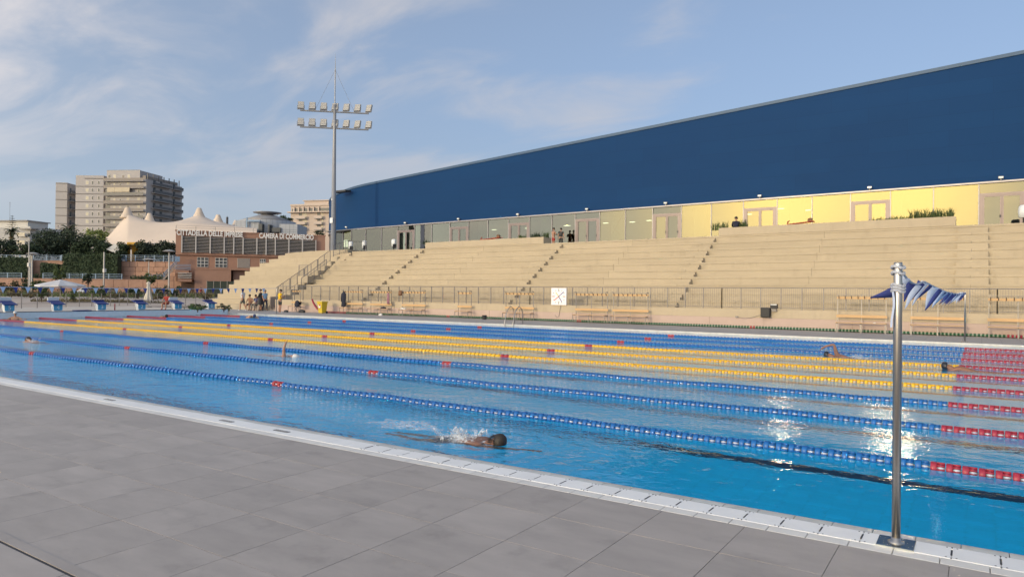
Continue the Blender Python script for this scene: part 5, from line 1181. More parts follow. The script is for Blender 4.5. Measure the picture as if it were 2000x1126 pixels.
# chrome ladder
ld = thing('pool_ladder', 'chrome pool ladder on the far edge', 'ladder', (24.0, 25.62, 0))
for s in (0, .55): MB().tube([(s, .75, 0), (s, .72, .55), (s, .6, .85), (s, .35, .95), (s, .1, .82), (s, -.12, .45), (s, -.22, .0), (s, -.22, -1.2)], .021, 8).build('handrail', M_steel, ld, True)
for z in (-.25, -.55, -.85): MB().box(0.02, .53, -.27, -.17, z-.02, z+.02).build('tread', M_steel, ld)

# ------------------------------------------------------------------ starting blocks
M_bblue = mat('block_navy', (0.015, 0.03, 0.17), .5, var=.1); M_bcyan = mat('block_cyan', (0.09, 0.32, 0.50), .45, var=.06); M_bwhite = mat('block_white', (0.66, 0.68, 0.70), .4, var=.05)
BZ = EW+.025
NAMES = {4: 'leftmost starting block, behind the white-capped swimmer', 5: 'starting block with raised white plate, second from the left', 6: 'starting block third from the left', 7: 'starting block right in front of the closed umbrella', 8: 'starting block beside the red-clad lifeguard', 9: 'rightmost starting block with white side panels'}
for k in range(4, 10):
    yb = 2.5*k+1.25; root = thing('starting_block', NAMES[k], 'starting block', (-.23, yb, BZ), 0, 'starting blocks')
    frustum(MB(), -.12, .16, -.2, .2, 0, -.2, .17, -.27, .27, .42).build('pedestal', M_bwhite, root)
    MB().box(.171, .185, -.24, .24, .06, .42).build('front_panel', M_bcyan, root)
    frustum(MB(), -.55, .24, -.33, .33, .58, -.55, .24, -.33, .33, .60)
    pl = MB(); M = Matrix.Rotation(math.radians(14), 4, 'Y'); pl.bbox(-.62, .22, -.34, .34, .455, .50, .012, M); pl.build('platform', M_bblue, root)
    kp = MB(); kp.bbox(-.64, -.58, -.31, .31, .49, .69, .01, M) if k in (4, 5, 8) else kp.bbox(-.40, -.36, -.31, .31, .50, .58, .01, M); kp.build('kick_plate', M_bwhite if k in (4, 5, 8) else M_bblue, root)
    MB().box(-.5, -.18, -.05, .05, .1, .50, Matrix.Rotation(-.4, 4, 'Y')).build('strut', M_steel, root)
    for s in (-1, 1): MB().tube([(.1, s*.36, .3), (.18, s*.40, .42), (.05, s*.36, .52)], .015, 6).build('grip', M_steel, root)
    cu = bpy.data.curves.new('digit', 'FONT'); cu.body = str(9-k); cu.size = .34; cu.extrude = .004; cu.align_x = 'CENTER'; o = bpy.data.objects.new('digit', cu); COL.objects.link(o); me = bpy.data.meshes.new_from_object(o.evaluated_get(bpy.context.evaluated_depsgraph_get())); bpy.data.objects.remove(o)
    for v in me.vertices: c = v.co.copy(); v.co = Vector((.19+c.z, c.x, .12+c.y))
    me.materials.clear(); me.materials.append(M_bwhite); put('lane_number', me, root)
mt = thing('blue_mat', 'flat dark blue pad on the end deck right of the second block', 'pad', (-.3, 15.2, BZ)); MB().bbox(-.25, .25, -.45, .45, .0, .05, .01).build('pad', M_bblue, mt)
mt2 = thing('marker_post', 'short red marker post beside the third starting block', 'post', (-.2, 17.1, BZ)); MB().lathe([(.05, 0), (.05, .02), (.035, .03), (.03, .42), (0, .45)], 8).build('post', C_mark, mt2); MB().lathe([(.09, 0), (.09, .015)], 10).build('foot', M_bwhite, mt2)

# ------------------------------------------------------------------ backstroke flags
M_fb = mat('flag_blue', (0.03, 0.045, 0.20), .8, var=.15, scale=8); M_fw = mat('flag_pale', (0.46, 0.54, 0.72), .8, var=.1, scale=8); M_rope = mat('cord_white', (0.42, 0.44, 0.50), .8, var=.1); M_lam = mat('plate_mirror', (.5, .52, .5), .12, 1.0, var=.2, scale=12)
def flag_pole(label, x, y, h, r, base=True):
    root = thing('flag_pole', label, 'flag pole', (x, y, 0), 0, 'flag poles'); MB().lathe([(r*1.0, .012), (r, h-.01), (r*.9, h), (r*.75, h), (r*.75, h-.05), (0, h-.05)], 24).build('pole', M_steel, root, False)
    for q in root.children: q.data.polygons.foreach_set('use_smooth', [True]*len(q.data.polygons))
    if base:
        MB().bbox(-.115, .115, -.115, .115, .0065, .015, .003).build('base_plate', M_lam, root); MB().lathe([(r*1.9, .015), (r*1.9, .02), (r*1.15, .026), (r*1.1, .05)], 20).build('collar', M_steel, root, True)
    return root
pn = on_z(1750, 1062); PH = on_y(1757, 512, pn.y).z
np_ = flag_pole('thick brushed steel flag pole on the near pool edge', pn.x, pn.y, PH, .0275)
fp = flag_pole('thin steel flag pole on the far deck at the right', 44.90, 26.0, 1.93, .028)
fl = flag_pole('thin steel flag pole on the far deck beside the yellow shirt', on_y(540, 600, 26.3).x, 26.3, 1.85, .028)
fl2 = on_y(540, 600, 26.3).x
bun = thing('flag_string', 'wind-blown blue and pale flags tied to the near steel pole', 'bunting', (0, 0, 0))
ptsS = []
for i in range(61):
    s = (i/60)**1.7; y = pn.y+(26.0-pn.y)*s
    zz3 = PH-.03+(1.90-PH+.03)*s-1.0*s*(1-s)*0.42-0.10*math.sin(min(1, s*9)*math.pi)*0.7
    ptsS.append(Vector((44.9+(pn.x-44.9)*(1-s)-.05*math.sin(s*math.pi), y, zz3)))
MB().tube(ptsS, .009, 6).build('cord', M_rope, bun)
for dz, r in ((.035, .040), (.075, .038), (.16, .040), (.18, .041), (.20, .040)):
    MB().tube([(pn.x+math.cos(a*.52)*r, pn.y+math.sin(a*.52)*r, PH-dz+.008*math.sin(a)) for a in range(13)], .010, 6).build('wrapping', M_rope, bun)
tl = MB(); tl.strip([[(pn.x-.036+.008*math.sin(q), pn.y-.02, PH-.2-.05*q), (pn.x-.022+.008*math.sin(q), pn.y-.033, PH-.2-.05*q)] for q in range(6)]); tl.build('loose_tail', M_fw, bun)
def flag(root, p, d, L_, w, m, curl=0.1, seed=0):
    """a pennant: streams from p along d, tapering to a tip, slightly rolled, with thickness"""
    d = d.normalized(); th_ = .35+.55*abs(math.sin(seed*3.7)); side = Vector((math.cos(th_), math.sin(th_), .25*math.sin(seed*5))); side = (side-d*side.dot(d)).normalized(); up = d.cross(side).normalized(); rows = []
    for k in range(7):
        t = k/6; ww = w*(1-t)*.5+.004; off = up*(curl*math.sin(t*3.2+seed)*L_*.5)
        rows.append([p+d*(L_*t)+off+side*(ww*s)+up*(ww*.35*math.cos(s*1.5+seed)) for s in (-1, 0, 1)])
    b = MB(); b.strip(rows); o = b.build('flag', m, root, True); sm = o.modifiers.new('thick', 'SOLIDIFY'); sm.thickness = .003; return o
rnd = random.Random(5); y = pn.y-.02; i = 0
def cord_at(y):
    for a, b in zip(ptsS[:-1], ptsS[1:]):
        if a.y <= y <= b.y+1e-6: return a+(b-a)*((y-a.y)/(b.y-a.y+1e-9))
    return ptsS[-1]
flag(bun, Vector((pn.x-.02, pn.y+.02, PH-.20)), Vector((-1, .0, -.30)), .16, .11, M_fb, .05)
y += .70
while y < 25.6:
    p = cord_at(max(y, pn.y)); m = M_fb if i % 2 else M_fw
    flag(bun, p, Vector((-.62+rnd.uniform(-.25, .25), rnd.uniform(-.2, .2), -1.0)), (.17 if y < 1.2 else .25 if y < 4 else .32)+rnd.uniform(-.04, .05), (.085 if y < 3 else .13), m, rnd.uniform(.03, .16), rnd.uniform(0, 6)); y += (.65 if y < 2.5 else 1.05); i += 1
bl = thing('flag_string', 'white cord with hanging triangular flags across the far left end', 'bunting', (0, 0, 0))
A = Vector((fl2, 26.3, 1.83)); B = Vector((4.9, -.5, 1.83)); n = 90
cl_ = [A+(B-A)*(q/30)+Vector((0, 0, -.12*4*(q/30)*(1-q/30))) for q in range(31)]
MB().tube(cl_, .010, 5).build('cord', M_fw, bl)
for q in range(2, 46):
    t = q*.57/(A-B).length; p = A+(B-A)*t+Vector((0, 0, -.12*4*t*(1-t)-.01)); w = .12
    if t > .98: break
    e = (B-A).normalized()*w; b = MB(); s = rnd.uniform(-.06, .06)
    b.v = [tuple(p-e), tuple(p+e), tuple(p+Vector((s+.02, 0, -.30))), tuple(p-e+Vector((.006, 0, 0))), tuple(p+e+Vector((.006, 0, 0))), tuple(p+Vector((s+.026, 0, -.30)))]; b.f = [(0, 1, 2), (5, 4, 3), (0, 3, 4, 1), (1, 4, 5, 2), (2, 5, 3, 0)]; b.build('flag', M_fb if q % 2 else M_fw, bl)

# ------------------------------------------------------------------ fence at the left end, umbrellas
fz = FZ; lf = thing('pool_fence', 'thin grey post and rail fence beyond the starting blocks', 'fence', (0, 0, 0))
P_ = [(-7.0, 9.5), (-9.4, 15.5), (-13.2, 21.9), (-20.4, 32.0), (-21.4, 37.0), (-16.0, 40.0)]
for (x0, y0), (x1, y1) in zip(P_[:-1], P_[1:]):
    L_ = math.hypot(x1-x0, y1-y0); n = max(1, round(L_/1.45))
    for i in range(n): x = x0+(x1-x0)*i/n; y = y0+(y1-y0)*i/n; MB().lathe([(.03, 0), (.028, 1.05)], 6, T(x, y, fz-.01)).build('post', M_rail, lf)
    for h in (.35, .7, 1.04): MB().bar((x0, y0, fz+h), (x1, y1, fz+h), .008, 4).build('wire', M_rail, lf)
M_canvas = mat('umbrella_canvas', (0.55, 0.545, 0.56), .85, var=.05, scale=2); M_canvas2 = mat('umbrella_cream', (0.50, 0.46, 0.40), .85, var=.1, scale=3)
p = G(118, 66); zc_ = zat(118, 557, 66); za_ = zat(118, 545.5, 66); um = thing('open_umbrella', 'large open white parasol beyond the fence', 'umbrella', (p.x, p.y, fz)); W = 2.05
rim = [(W*math.cos(i*math.pi/4+.3), W*math.sin(i*math.pi/4+.3), zc_-fz+(.03 if i % 2 else 0)) for i in range(8)]; apex = (0, 0, za_-fz)
for i in range(8):
    b = MB(); A_, B_ = Vector(rim[i]), Vector(rim[(i+1) % 8]); ap_ = Vector(apex); mid = (A_+B_)/2*.97; mid.z = zc_-fz-.02
    b.tri(ap_, A_, mid); b.tri(ap_, mid, B_); dn = Vector((0, 0, -.14)); b.quad(A_, A_+dn, mid+dn, mid); b.quad(mid, mid+dn, B_+dn, B_); b.build('canopy_panel', M_canvas, um)
    MB().bar((0, 0, za_-fz-.2), A_-Vector((0, 0, .04)), .015, 4).build('rib', M_tube, um)
MB().lathe([(.03, 0), (.03, za_-fz)], 8).build('pole', M_tube, um); MB().lathe([(.32, 0), (.32, .09), (.05, .12)], 12).build('foot', M_rail, um)
p = G(290, 55); ub = thing('closed_umbrella', 'closed cream parasol behind the starting blocks', 'umbrella', (p.x, p.y, fz)); zt_ = zat(290, 549.5, 55)-fz; zb_ = zat(290, 585, 55)-fz; b = MB(); n = 24
b.strip([[(r*(1+.22*math.cos(8*2*math.pi*i/n))*math.cos(2*math.pi*i/n), r*(1+.22*math.cos(8*2*math.pi*i/n))*math.sin(2*math.pi*i/n), z) for i in range(n+1)] for z, r in ((zt_, .03), (zt_-.1, .14), (zt_-.28, .10), (zt_-.6, .15), (zt_-1.0, .20), (zb_+.05, .29), (zb_, .27))]); b.build('canopy', M_canvas2, ub, True); MB().lathe([(.02, 0), (.02, zt_+.04)], 6).build('pole', M_tube, ub); MB().lathe([(.25, 0), (.25, .08), (.05, .1)], 12).build('foot', M_rail, ub)

# ------------------------------------------------------------------ promenade items
ZPr = lambda x: wz(x, ZP)+.004
WS = [(685, 'white rounded loudspeaker nearest the floodlight mast'), (711.5, 'white rounded loudspeaker second from the floodlight mast'), (769, 'white rounded loudspeaker left of the first glass doors'), (1999, 'white rounded loudspeaker at the right edge by the open door')]
for u, lab in WS:
    x = on_y(u, 480, 42.0).x; s = thing('loudspeaker', lab, 'loudspeaker', (x, 42.0, ZPr(x)), -.5, 'white loudspeakers on the promenade')
    b = MB(); b.strip([[(rx*math.cos(2*math.pi*i/14)+ox, ry*math.sin(2*math.pi*i/14), z) for i in range(15)] for z, rx, ry, ox in ((.50, .08, .08, 0), (.52, .24, .2, 0), (.85, .27, .22, .0), (1.12, .27, .22, .03), (1.2, .2, .16, .05), (1.22, .02, .02, .05))]); b.build('shell', M_bwhite, s, True)
    MB().lathe([(.2, 0), (.2, .03), (.05, .05), (.05, .5)], 12).build('stand', M_black, s); MB().box(.1, .3, -.15, .15, .38, .75).build('driver_box', M_black, s)
M_resc = mat('rescue_red', (0.35, 0.06, 0.03), .5, var=.1)
for u0, u1, v, lab in ((938, 977, 465, 'red folded stretcher lying on the left planter'), (1537, 1589, 437, 'red folded stretcher lying on the right planter')):
    y = ty(10)+.35; a, b = on_y(u0, v, y), on_y(u1, v, y); z = wz(a.x, tz(10)+.5)+.03; r = thing('stretcher', lab, 'stretcher', (a.x, y, z), 0, 'red stretchers on the planters'); L_ = b.x-a.x
    for yy in (0, .35): MB().bar((0, yy, .02), (L_, yy, .16), .03, 6).build('rail', M_resc, r)
    for q in range(5): xx = L_*(.1+.2*q); MB().bar((xx, 0, .03+.13*xx/L_), (xx, .35, .03+.13*xx/L_), .02, 5).build('cross_bar', M_black, r)
    MB().tube([(0, 0, .05), (.12, .1, .25), (0, .2, .22), (-.05, .3, .05)], .025, 5).build('handle', M_resc, r); MB().lathe([(.14, -.1), (.16, 0), (.14, .1)], 10, T(L_*.85, .17, .24, 0, 1.57)).build('strap_roll', M_brown, r)
def grass_clump(label, x, h, n, w, leaf, y=None):
    y = y or ty(10)+.55; root = thing('planter_grass', label, 'plant', (x, y, wz(x, tz(10)+.42)), 0, 'plants in the planters'); b = MB()
    for i in range(n):
        q = Vector((random.uniform(-w, w), random.uniform(-.25, .25), 0)); a = random.uniform(0, 6.28); ln = Vector((math.cos(a), math.sin(a), 0)); H = h*random.uniform(.45, 1.0); sd = Vector((-ln.y, ln.x, 0))*.012
        m1 = q+ln*H*.12+Vector((0, 0, H*.6)); tp = q+ln*H*.4+Vector((0, 0, H)); b.quad(q-sd*1.6, q+sd*1.6, m1+sd*1.4, m1-sd*1.4); b.tri(m1-sd*1.4, m1+sd*1.4, tp)
    b.build('blades', leaf, root); return root
gx = lambda u: on_y(u, 440, ty(10)+.55).x
for u, h, n, w, lf_, lab in ((1406, .62, 90, .55, LF_mid, 'spiky grass clump left of the seated guard'), (1449, .7, 90, .35, LF_mid, 'spiky grass clump right of the seated guard'), (1660, .2, 60, .7, LF_dark, 'low plants at the sunset-lit doors'), (1720, .35, 80, .6, LF_mid, 'low leafy plants right of the sunset-lit doors'), (1760, .42, 90, .5, LF_mid, 'middling leafy plants on the right planter'), (1800, .75, 150, .55, LF_mid, 'tall grass near the right end of the planter'), (1842, .7, 160, .5, LF_mid, 'thick grass at the very right end of the planter'), (832, .45, 50, .3, LF_dark, 'small grass clump at the left end of the left planter'), (1020, .45, 70, .3, LF_mid, 'grass clump before the third glass doors'), (1048, .6, 90, .4, LF_dark, 'dark grass clump near the two standing men'), (1066, .6, 60, .2, LF_mid, 'thin grass at the right end of the left planter')): grass_clump(lab, gx(u), h, n, w, lf_)
# ================================================================== cars
M_tyre = mat('tyre', (0.02, 0.02, 0.02), .9); M_rim = mat('wheel_rim', (0.45, 0.45, 0.46), .3, .7); M_carglass = mat('car_glass', (0.02, 0.025, 0.03), .08, spec=.6); M_hl = mat('headlight', (0.6, 0.62, 0.65), .15)
def car(label, col, u, t, rz, suv=0.0, met=.3):
    m = mat('car_paint_%d' % u, col, .3, met, var=.03, coat=.6)
    p = G(u, t); root = thing('parked_car', label, 'car', (p.x, p.y, FZ+.008), rz, 'cars parked in the car park'); h = suv
    # stations along the length (front at -x): x, half width, bottom, belt, roof, half width of roof
    S = [(-2.12, .62, .32, .58, .62, .55), (-2.02, .78, .24, .72+h*.2, .76+h*.2, .68), (-1.5, .86, .22, .84+h*.3, .90+h*.3, .74), (-1.05, .88, .22, .90+h*.3, .98+h*.3, .74), (-.35, .89, .22, .94+h*.3, 1.40+h, .60), (.4, .89, .22, .95+h*.3, 1.47+h, .62), (1.2, .89, .22, .96+h*.3, 1.40+h, .60), (1.75, .86, .24, .98+h*.3, 1.12+h*.9, .58), (2.05, .80, .28, .92+h*.3, .98+h*.6, .58), (2.14, .66, .36, .72, .76, .56)]
    b = MB(); rows = []
    for x, w, zb, zm, zt, wt in S:
        rows.append([(x, -w*.92, zb), (x, -w, zb+.14), (x, -w, (zb+zm)/2+.05), (x, -w*.95, zm), (x, -wt, zt-.03), (x, -wt*.75, zt), (x, wt*.75, zt), (x, wt, zt-.03), (x, w*.95, zm), (x, w, (zb+zm)/2+.05), (x, w, zb+.14), (x, w*.92, zb)])
    b.strip(rows); b.f.append(tuple(range(12))); nn = len(b.v); b.f.append(tuple(reversed(range(nn-12, nn)))); b.build('body', m, root, True)
    def glass(i, j, k0, k1, shrink, nm):
        a, c = rows[i], rows[j]; P0, P1, P2, P3 = Vector(a[k0]), Vector(a[k1]), Vector(c[k1]), Vector(c[k0]); ctr = (P0+P1+P2+P3)/4; nrm = (P1-P0).cross(P3-P0).normalized()
        if nrm.dot(ctr-Vector((0, 0, .8))) < 0: nrm = -nrm
        q = [ctr+(P-ctr)*shrink+nrm*.012 for P in (P0, P1, P2, P3)]; MB().quad(*q).build(nm, M_carglass, root)
    glass(3, 4, 5, 6, .9, 'windscreen'); glass(6, 7, 5, 6, .9, 'rear_window')
    for k in ((3, 4), (8, 7)):
        glass(4, 5, k[0], k[1], .86, 'side_window'); glass(5, 6, k[0], k[1], .86, 'side_window'); glass(3, 4, k[0], k[1], .7, 'side_window')
    for sx in (-1.32, 1.32):
        for sy in (-1, 1):
            w_ = MB().lathe([(.2, -.1), (.31, -.1), (.325, -.06), (.325, .06), (.31, .1), (.2, .1)], 18, T(sx, sy*.80, .325) @ Matrix.Rotation(math.pi/2, 4, 'X'), cap=False).build('wheel', M_tyre, root); MB().lathe([(.21, -.085), (.21, .085)], 14, T(sx, sy*.80, .325) @ Matrix.Rotation(math.pi/2, 4, 'X')).build('rim', M_rim, w_)
    for sy in (-1, 1): MB().box(-2.10, -1.93, sy*.68-.14, sy*.68+.14, .62+h*.2, .74+h*.2).build('headlight', M_hl, root); MB().box(2.02, 2.10, sy*.66-.12, sy*.66+.12, .7, .9+h*.3).build('tail_light', C_mark, root); MB().box(-.75, -.55, sy*.93-.1, sy*.93+.1, .96+h*.3, 1.1+h*.3).build('mirror', m, root)
    MB().box(-2.16, -2.05, -.5, .5, .36, .56).build('grille', M_black, root); MB().box(-2.18, -2.161, -.26, .26, .42, .53).build('number_plate', M_clock, root)
    return root
car('white parked car left of the lamp post', (0.60, 0.60, 0.60), 168, 143, 2.15, .16, 0)
car('silver parked car right of the lamp post', (0.30, 0.31, 0.33), 212, 143, 2.25)
car('silver blue parked car left of the closed umbrella', (0.26, 0.29, 0.34), 259, 144, 2.2)
car('grey car parked on the upper road beside the hedge', (0.22, 0.24, 0.26), 236, 166, 2.9)
for o in bpy.data.objects:
    if o.get('label') == 'grey car parked on the upper road beside the hedge': o.location.z = Z2+.02
# ================================================================== people
M_skin = mat('skin', (0.36, 0.19, 0.125), .55, var=.08, scale=9); M_skin2 = mat('skin_tan', (0.25, 0.12, 0.075), .45, var=.1, scale=9); M_hair = mat('hair_dark', (0.022, 0.016, 0.012), .6, var=.3, scale=40)
def skin_mesh(name, V, E, m, parent, sub=1):
    """V: {name: (pos, radius)}, E: pairs; grows a surface round the stick figure"""
    ks = list(V); me = bpy.data.meshes.new(name); me.from_pydata([tuple(V[k][0]) for k in ks], [(ks.index(a), ks.index(b)) for a, b in E], []); me.update()
    o = bpy.data.objects.new(name, me); COL.objects.link(o)
    sk = o.modifiers.new('skin', 'SKIN'); sk.use_smooth_shade = True
    for i, k in enumerate(ks):
        r = V[k][1]; d = me.skin_vertices[0].data[i]; d.radius = (r, r) if not isinstance(r, tuple) else r; d.use_root = (i == 0)
    ss_ = o.modifiers.new('sub', 'SUBSURF'); ss_.levels = sub; ss_.render_levels = sub
    if parent is not None: o.parent = parent
    me.materials.append(m); SKINS.append(o); return o
SKINS = []
def settle_skins():
    """turn the grown figures into plain meshes, all in one evaluation"""
    dg = bpy.context.evaluated_depsgraph_get(); new = [(o, bpy.data.meshes.new_from_object(o.evaluated_get(dg))) for o in SKINS]
    for o, me in new:
        m = o.data.materials[0]; o.modifiers.clear(); o.data = me; me.materials.clear(); me.materials.append(m); me.polygons.foreach_set('use_smooth', [True]*len(me.polygons))
BASE = {'pelvis': ((0, 0, .95), (.155, .115)), 'waist': ((0, 0, 1.10), (.135, .10)), 'chest': ((0, 0, 1.32), (.165, .115)), 'neck0': ((0, 0, 1.47), .062), 'neck': ((0, -.01, 1.53), .052), 'head': ((0, -.025, 1.64), (.078, .095)), 'crown': ((0, -.005, 1.72), .06)}
def limb(s): return {'hip'+s: ((0.09, 0, .90), .088), 'knee'+s: ((.10, -.01, .49), .058), 'calf'+s: ((.10, .02, .33), .056), 'ankle'+s: ((.10, .02, .09), .038), 'toe'+s: ((.11, -.15, .045), .034), 'sho'+s: ((.175, 0, 1.42), .062), 'elb'+s: ((.24, .02, 1.15), .042), 'wri'+s: ((.26, -.05, .90), .028), 'palm'+s: ((.26, -.07, .83), .034)}
for s, q in (('L', 1), ('R', -1)):
    for k, ((x, y, z), r) in limb(s).items(): BASE[k] = ((x*q, y, z), r)
EDG = [('pelvis', 'waist'), ('waist', 'chest'), ('chest', 'neck0'), ('neck0', 'neck'), ('neck', 'head'), ('head', 'crown')]
for s in 'LR': EDG += [('pelvis', 'hip'+s), ('hip'+s, 'knee'+s), ('knee'+s, 'calf'+s), ('calf'+s, 'ankle'+s), ('ankle'+s, 'toe'+s), ('chest', 'sho'+s), ('sho'+s, 'elb'+s), ('elb'+s, 'wri'+s), ('wri'+s, 'palm'+s)]
def lerp(a, b, t): return tuple(Vector(a)+(Vector(b)-Vector(a))*t)
def person(label, loc, rz, pose=None, shirt=None, legs=None, legfrac=.6, shoes=None, hair=M_hair, skin=M_skin, scale=1.0, sleeve=.55, robe=None, cat='person', name='person', cap=None, group=None, extra_rot=None):
    V = dict(BASE)
    for k, v in (pose or {}).items(): V[k] = (v, V[k][1])
    E = list(EDG); W = dict(V)
    # fingers: four of unequal length and a thumb from the side of the palm
    for s, q in (('L', 1), ('R', -1)):
        w, pm = Vector(V['wri'+s][0]), Vector(V['palm'+s][0]); d = (pm-w).normalized(); sd = d.cross(Vector((0, 0, 1)));
        if sd.length < .3: sd = d.cross(Vector((1, 0, 0)))
        sd.normalize(); bend = d.cross(sd)
        for f, (o, L_) in enumerate(((-.027, .062), (-.009, .075), (.009, .072), (.027, .055))):
            W['f%d%s' % (f, s)] = (tuple(pm+d*.045+sd*o), .009); W['g%d%s' % (f, s)] = (tuple(pm+d*(.045+L_*.8)+sd*o*1.15+bend*.018), .007); E += [('palm'+s, 'f%d%s' % (f, s)), ('f%d%s' % (f, s), 'g%d%s' % (f, s))]
        W['t'+s] = (tuple(pm-d*.012+sd*.045), .010); W['tt'+s] = (tuple(pm+d*.03+sd*.062+bend*.012), .008); E += [('palm'+s, 't'+s), ('t'+s, 'tt'+s)]
    h, cr, nk = Vector(V['head'][0]), Vector(V['crown'][0]), Vector(V['neck'][0]); up = (cr-nk).normalized(); fw = Vector((0, -1, 0)); fw = (fw-up*fw.dot(up))
    if fw.length < .2: fw = Vector((0, 0, -1))
    fw.normalize()
    root = thing(name, label, cat, loc, rz, group); root.scale = (scale,)*3
    if extra_rot: root.rotation_euler = extra_rot
    skin_mesh('body', W, E, skin, root)
    def sub(nm, keys, edges, grow, m):
        return skin_mesh(nm, {k: (keys[k][0], tuple(x+grow for x in keys[k][1]) if isinstance(keys[k][1], tuple) else keys[k][1]+grow) for k in keys}, edges, m, root)
    # face and hair
    sdv = up.cross(fw); f0 = h+up*.005
    fm = MB(); 
    for q in (-1, 1): fm.lathe([(0, -.008), (.011, 0), (0, .008)], 6, T(*(f0+fw*.086+sdv*q*.032)))
    fm.build('eyes', M_black, root); fm = MB(); c0 = f0-up*.02+fw*.085; fm.tri(c0+up*.04, c0+sdv*.014+fw*.004, c0+fw*.028); fm.tri(c0+up*.04, c0+fw*.028, c0-sdv*.014+fw*.004); fm.tri(c0+sdv*.014, c0-sdv*.014, c0+fw*.028)
    for q in (-1, 1): fm.lathe([(.004, -.03), (.018, 0), (.004, .03)], 6, T(*(f0+sdv*q*.088-fw*.01)))
    fm.build('nose_and_ears', skin, root); m0 = f0-up*.055+fw*.082; MB().quad(m0+sdv*.025, m0-sdv*.025, m0-sdv*.02-up*.012+fw*.004, m0+sdv*.02-up*.012+fw*.004).build('mouth', C_mark, root)
    hb = MB(); cm2 = cap or hair; hc = h+up*.03-fw*.012
    R3 = Matrix((sdv, fw, up)).transposed().to_4x4(); 
    hb.lathe([(.102, -.02), (.106, .02), (.098, .06), (.07, .098), (.03, .115), (0, .118)], 14, Matrix.Translation(hc) @ R3 @ Matrix.Diagonal((.92, 1.05, 1, 1))); hb.build('swim_cap' if cap else 'hair', cm2, root, True)
    if shirt:
        K = {k: V[k] for k in ('pelvis', 'waist', 'chest', 'neck0', 'shoL', 'shoR')}; ed = [('pelvis', 'waist'), ('waist', 'chest'), ('chest', 'neck0'), ('chest', 'shoL'), ('chest', 'shoR')]
        K['neck0'] = (lerp(V['chest'][0], V['neck0'][0], .75), .075)
        for s in 'LR':
            if sleeve <= 1: K['sl'+s] = (lerp(V['sho'+s][0], V['elb'+s][0], sleeve), .052); ed.append(('sho'+s, 'sl'+s))
            else: K['elb'+s] = V['elb'+s]; K['sl'+s] = (lerp(V['elb'+s][0], V['wri'+s][0], .85), .034); ed += [('sho'+s, 'elb'+s), ('elb'+s, 'sl'+s)]
        sub('shirt', K, ed, .02, shirt)
    if legs:
        K = {'waist2': (lerp(V['pelvis'][0], V['waist'][0], .45), (.14, .105)), 'pelvis': V['pelvis'], 'hipL': V['hipL'], 'hipR': V['hipR']}; ed = [('waist2', 'pelvis'), ('pelvis', 'hipL'), ('pelvis', 'hipR')]
        for s in 'LR':
            if legfrac <= 1: K['e'+s] = (lerp(V['hip'+s][0], V['knee'+s][0], legfrac), .075); ed.append(('hip'+s, 'e'+s))
            else: K['knee'+s] = V['knee'+s]; K['calf'+s] = V['calf'+s]; K['e'+s] = (lerp(V['calf'+s][0], V['ankle'+s][0], .8), .046); ed += [('hip'+s, 'knee'+s), ('knee'+s, 'calf'+s), ('calf'+s, 'e'+s)]
        sub('trousers' if legfrac > 1 else 'shorts', K, ed, .017, legs)
    if shoes:
        for s in 'LR': sub('shoe', {'a': (lerp(V['ankle'+s][0], V['toe'+s][0], .02), .042), 'toe': V['toe'+s]}, [('a', 'toe')], .012, shoes)
    if robe:
        p0 = Vector(V['pelvis'][0]); rb_ = MB(); n = 16
        rb_.strip([[(p0.x+r*1.15*math.cos(2*math.pi*i/n)*(1+.06*math.cos(5*i)), p0.y+r*math.sin(2*math.pi*i/n)*(1+.06*math.sin(4*i)), z) for i in range(n+1)] for z, r in ((1.12, .15), (.95, .20), (.75, .24), (.52, .28))]); rb_.build('skirt', robe, root, True)
    return root
M_polo = mat('polo_white', (0.60, 0.58, 0.60), .85, var=.06); M_gshort = mat('short_greygreen', (0.16, 0.15, 0.12), .9, var=.1); M_lblue = mat('shirt_lightblue', (0.18, 0.30, 0.46), .85, var=.08); M_yshirt = mat('shirt_yellow', (0.74, 0.44, 0.02), .85, var=.06); M_redsuit = mat('lifeguard_red', (0.30, 0.03, 0.025), .8, var=.1); M_shoew = mat('shoe_white', (.6, .6, .6), .7); M_blueshirt = mat('shirt_navy', (0.04, 0.05, 0.14), .85, var=.12)
def faceto(dx, dy): return math.atan2(dy, dx)+math.pi/2      # body faces local -y
walk = {'kneeL': (.09, -.17, .52), 'calfL': (.09, -.16, .36), 'ankleL': (.09, -.20, .09), 'toeL': (.09, -.36, .06), 'kneeR': (-.09, .06, .49), 'calfR': (-.09, .16, .35), 'ankleR': (-.09, .28, .13), 'toeR': (-.09, .17, .05), 'elbL': (.24, .14, 1.17), 'wriL': (.25, .12, .93), 'palmL': (.25, .10, .86), 'elbR': (-.24, -.05, 1.15), 'wriR': (-.24, -.22, .97), 'palmR': (-.24, -.27, .91)}
person('man in white polo and grey shorts walking along the far deck', (-3.75, 28.9, 0.0), faceto(-1, -.35), walk, M_polo, M_gshort, .85, M_shoew, hair=mat('hair_brown', (.08, .045, .025), .6))
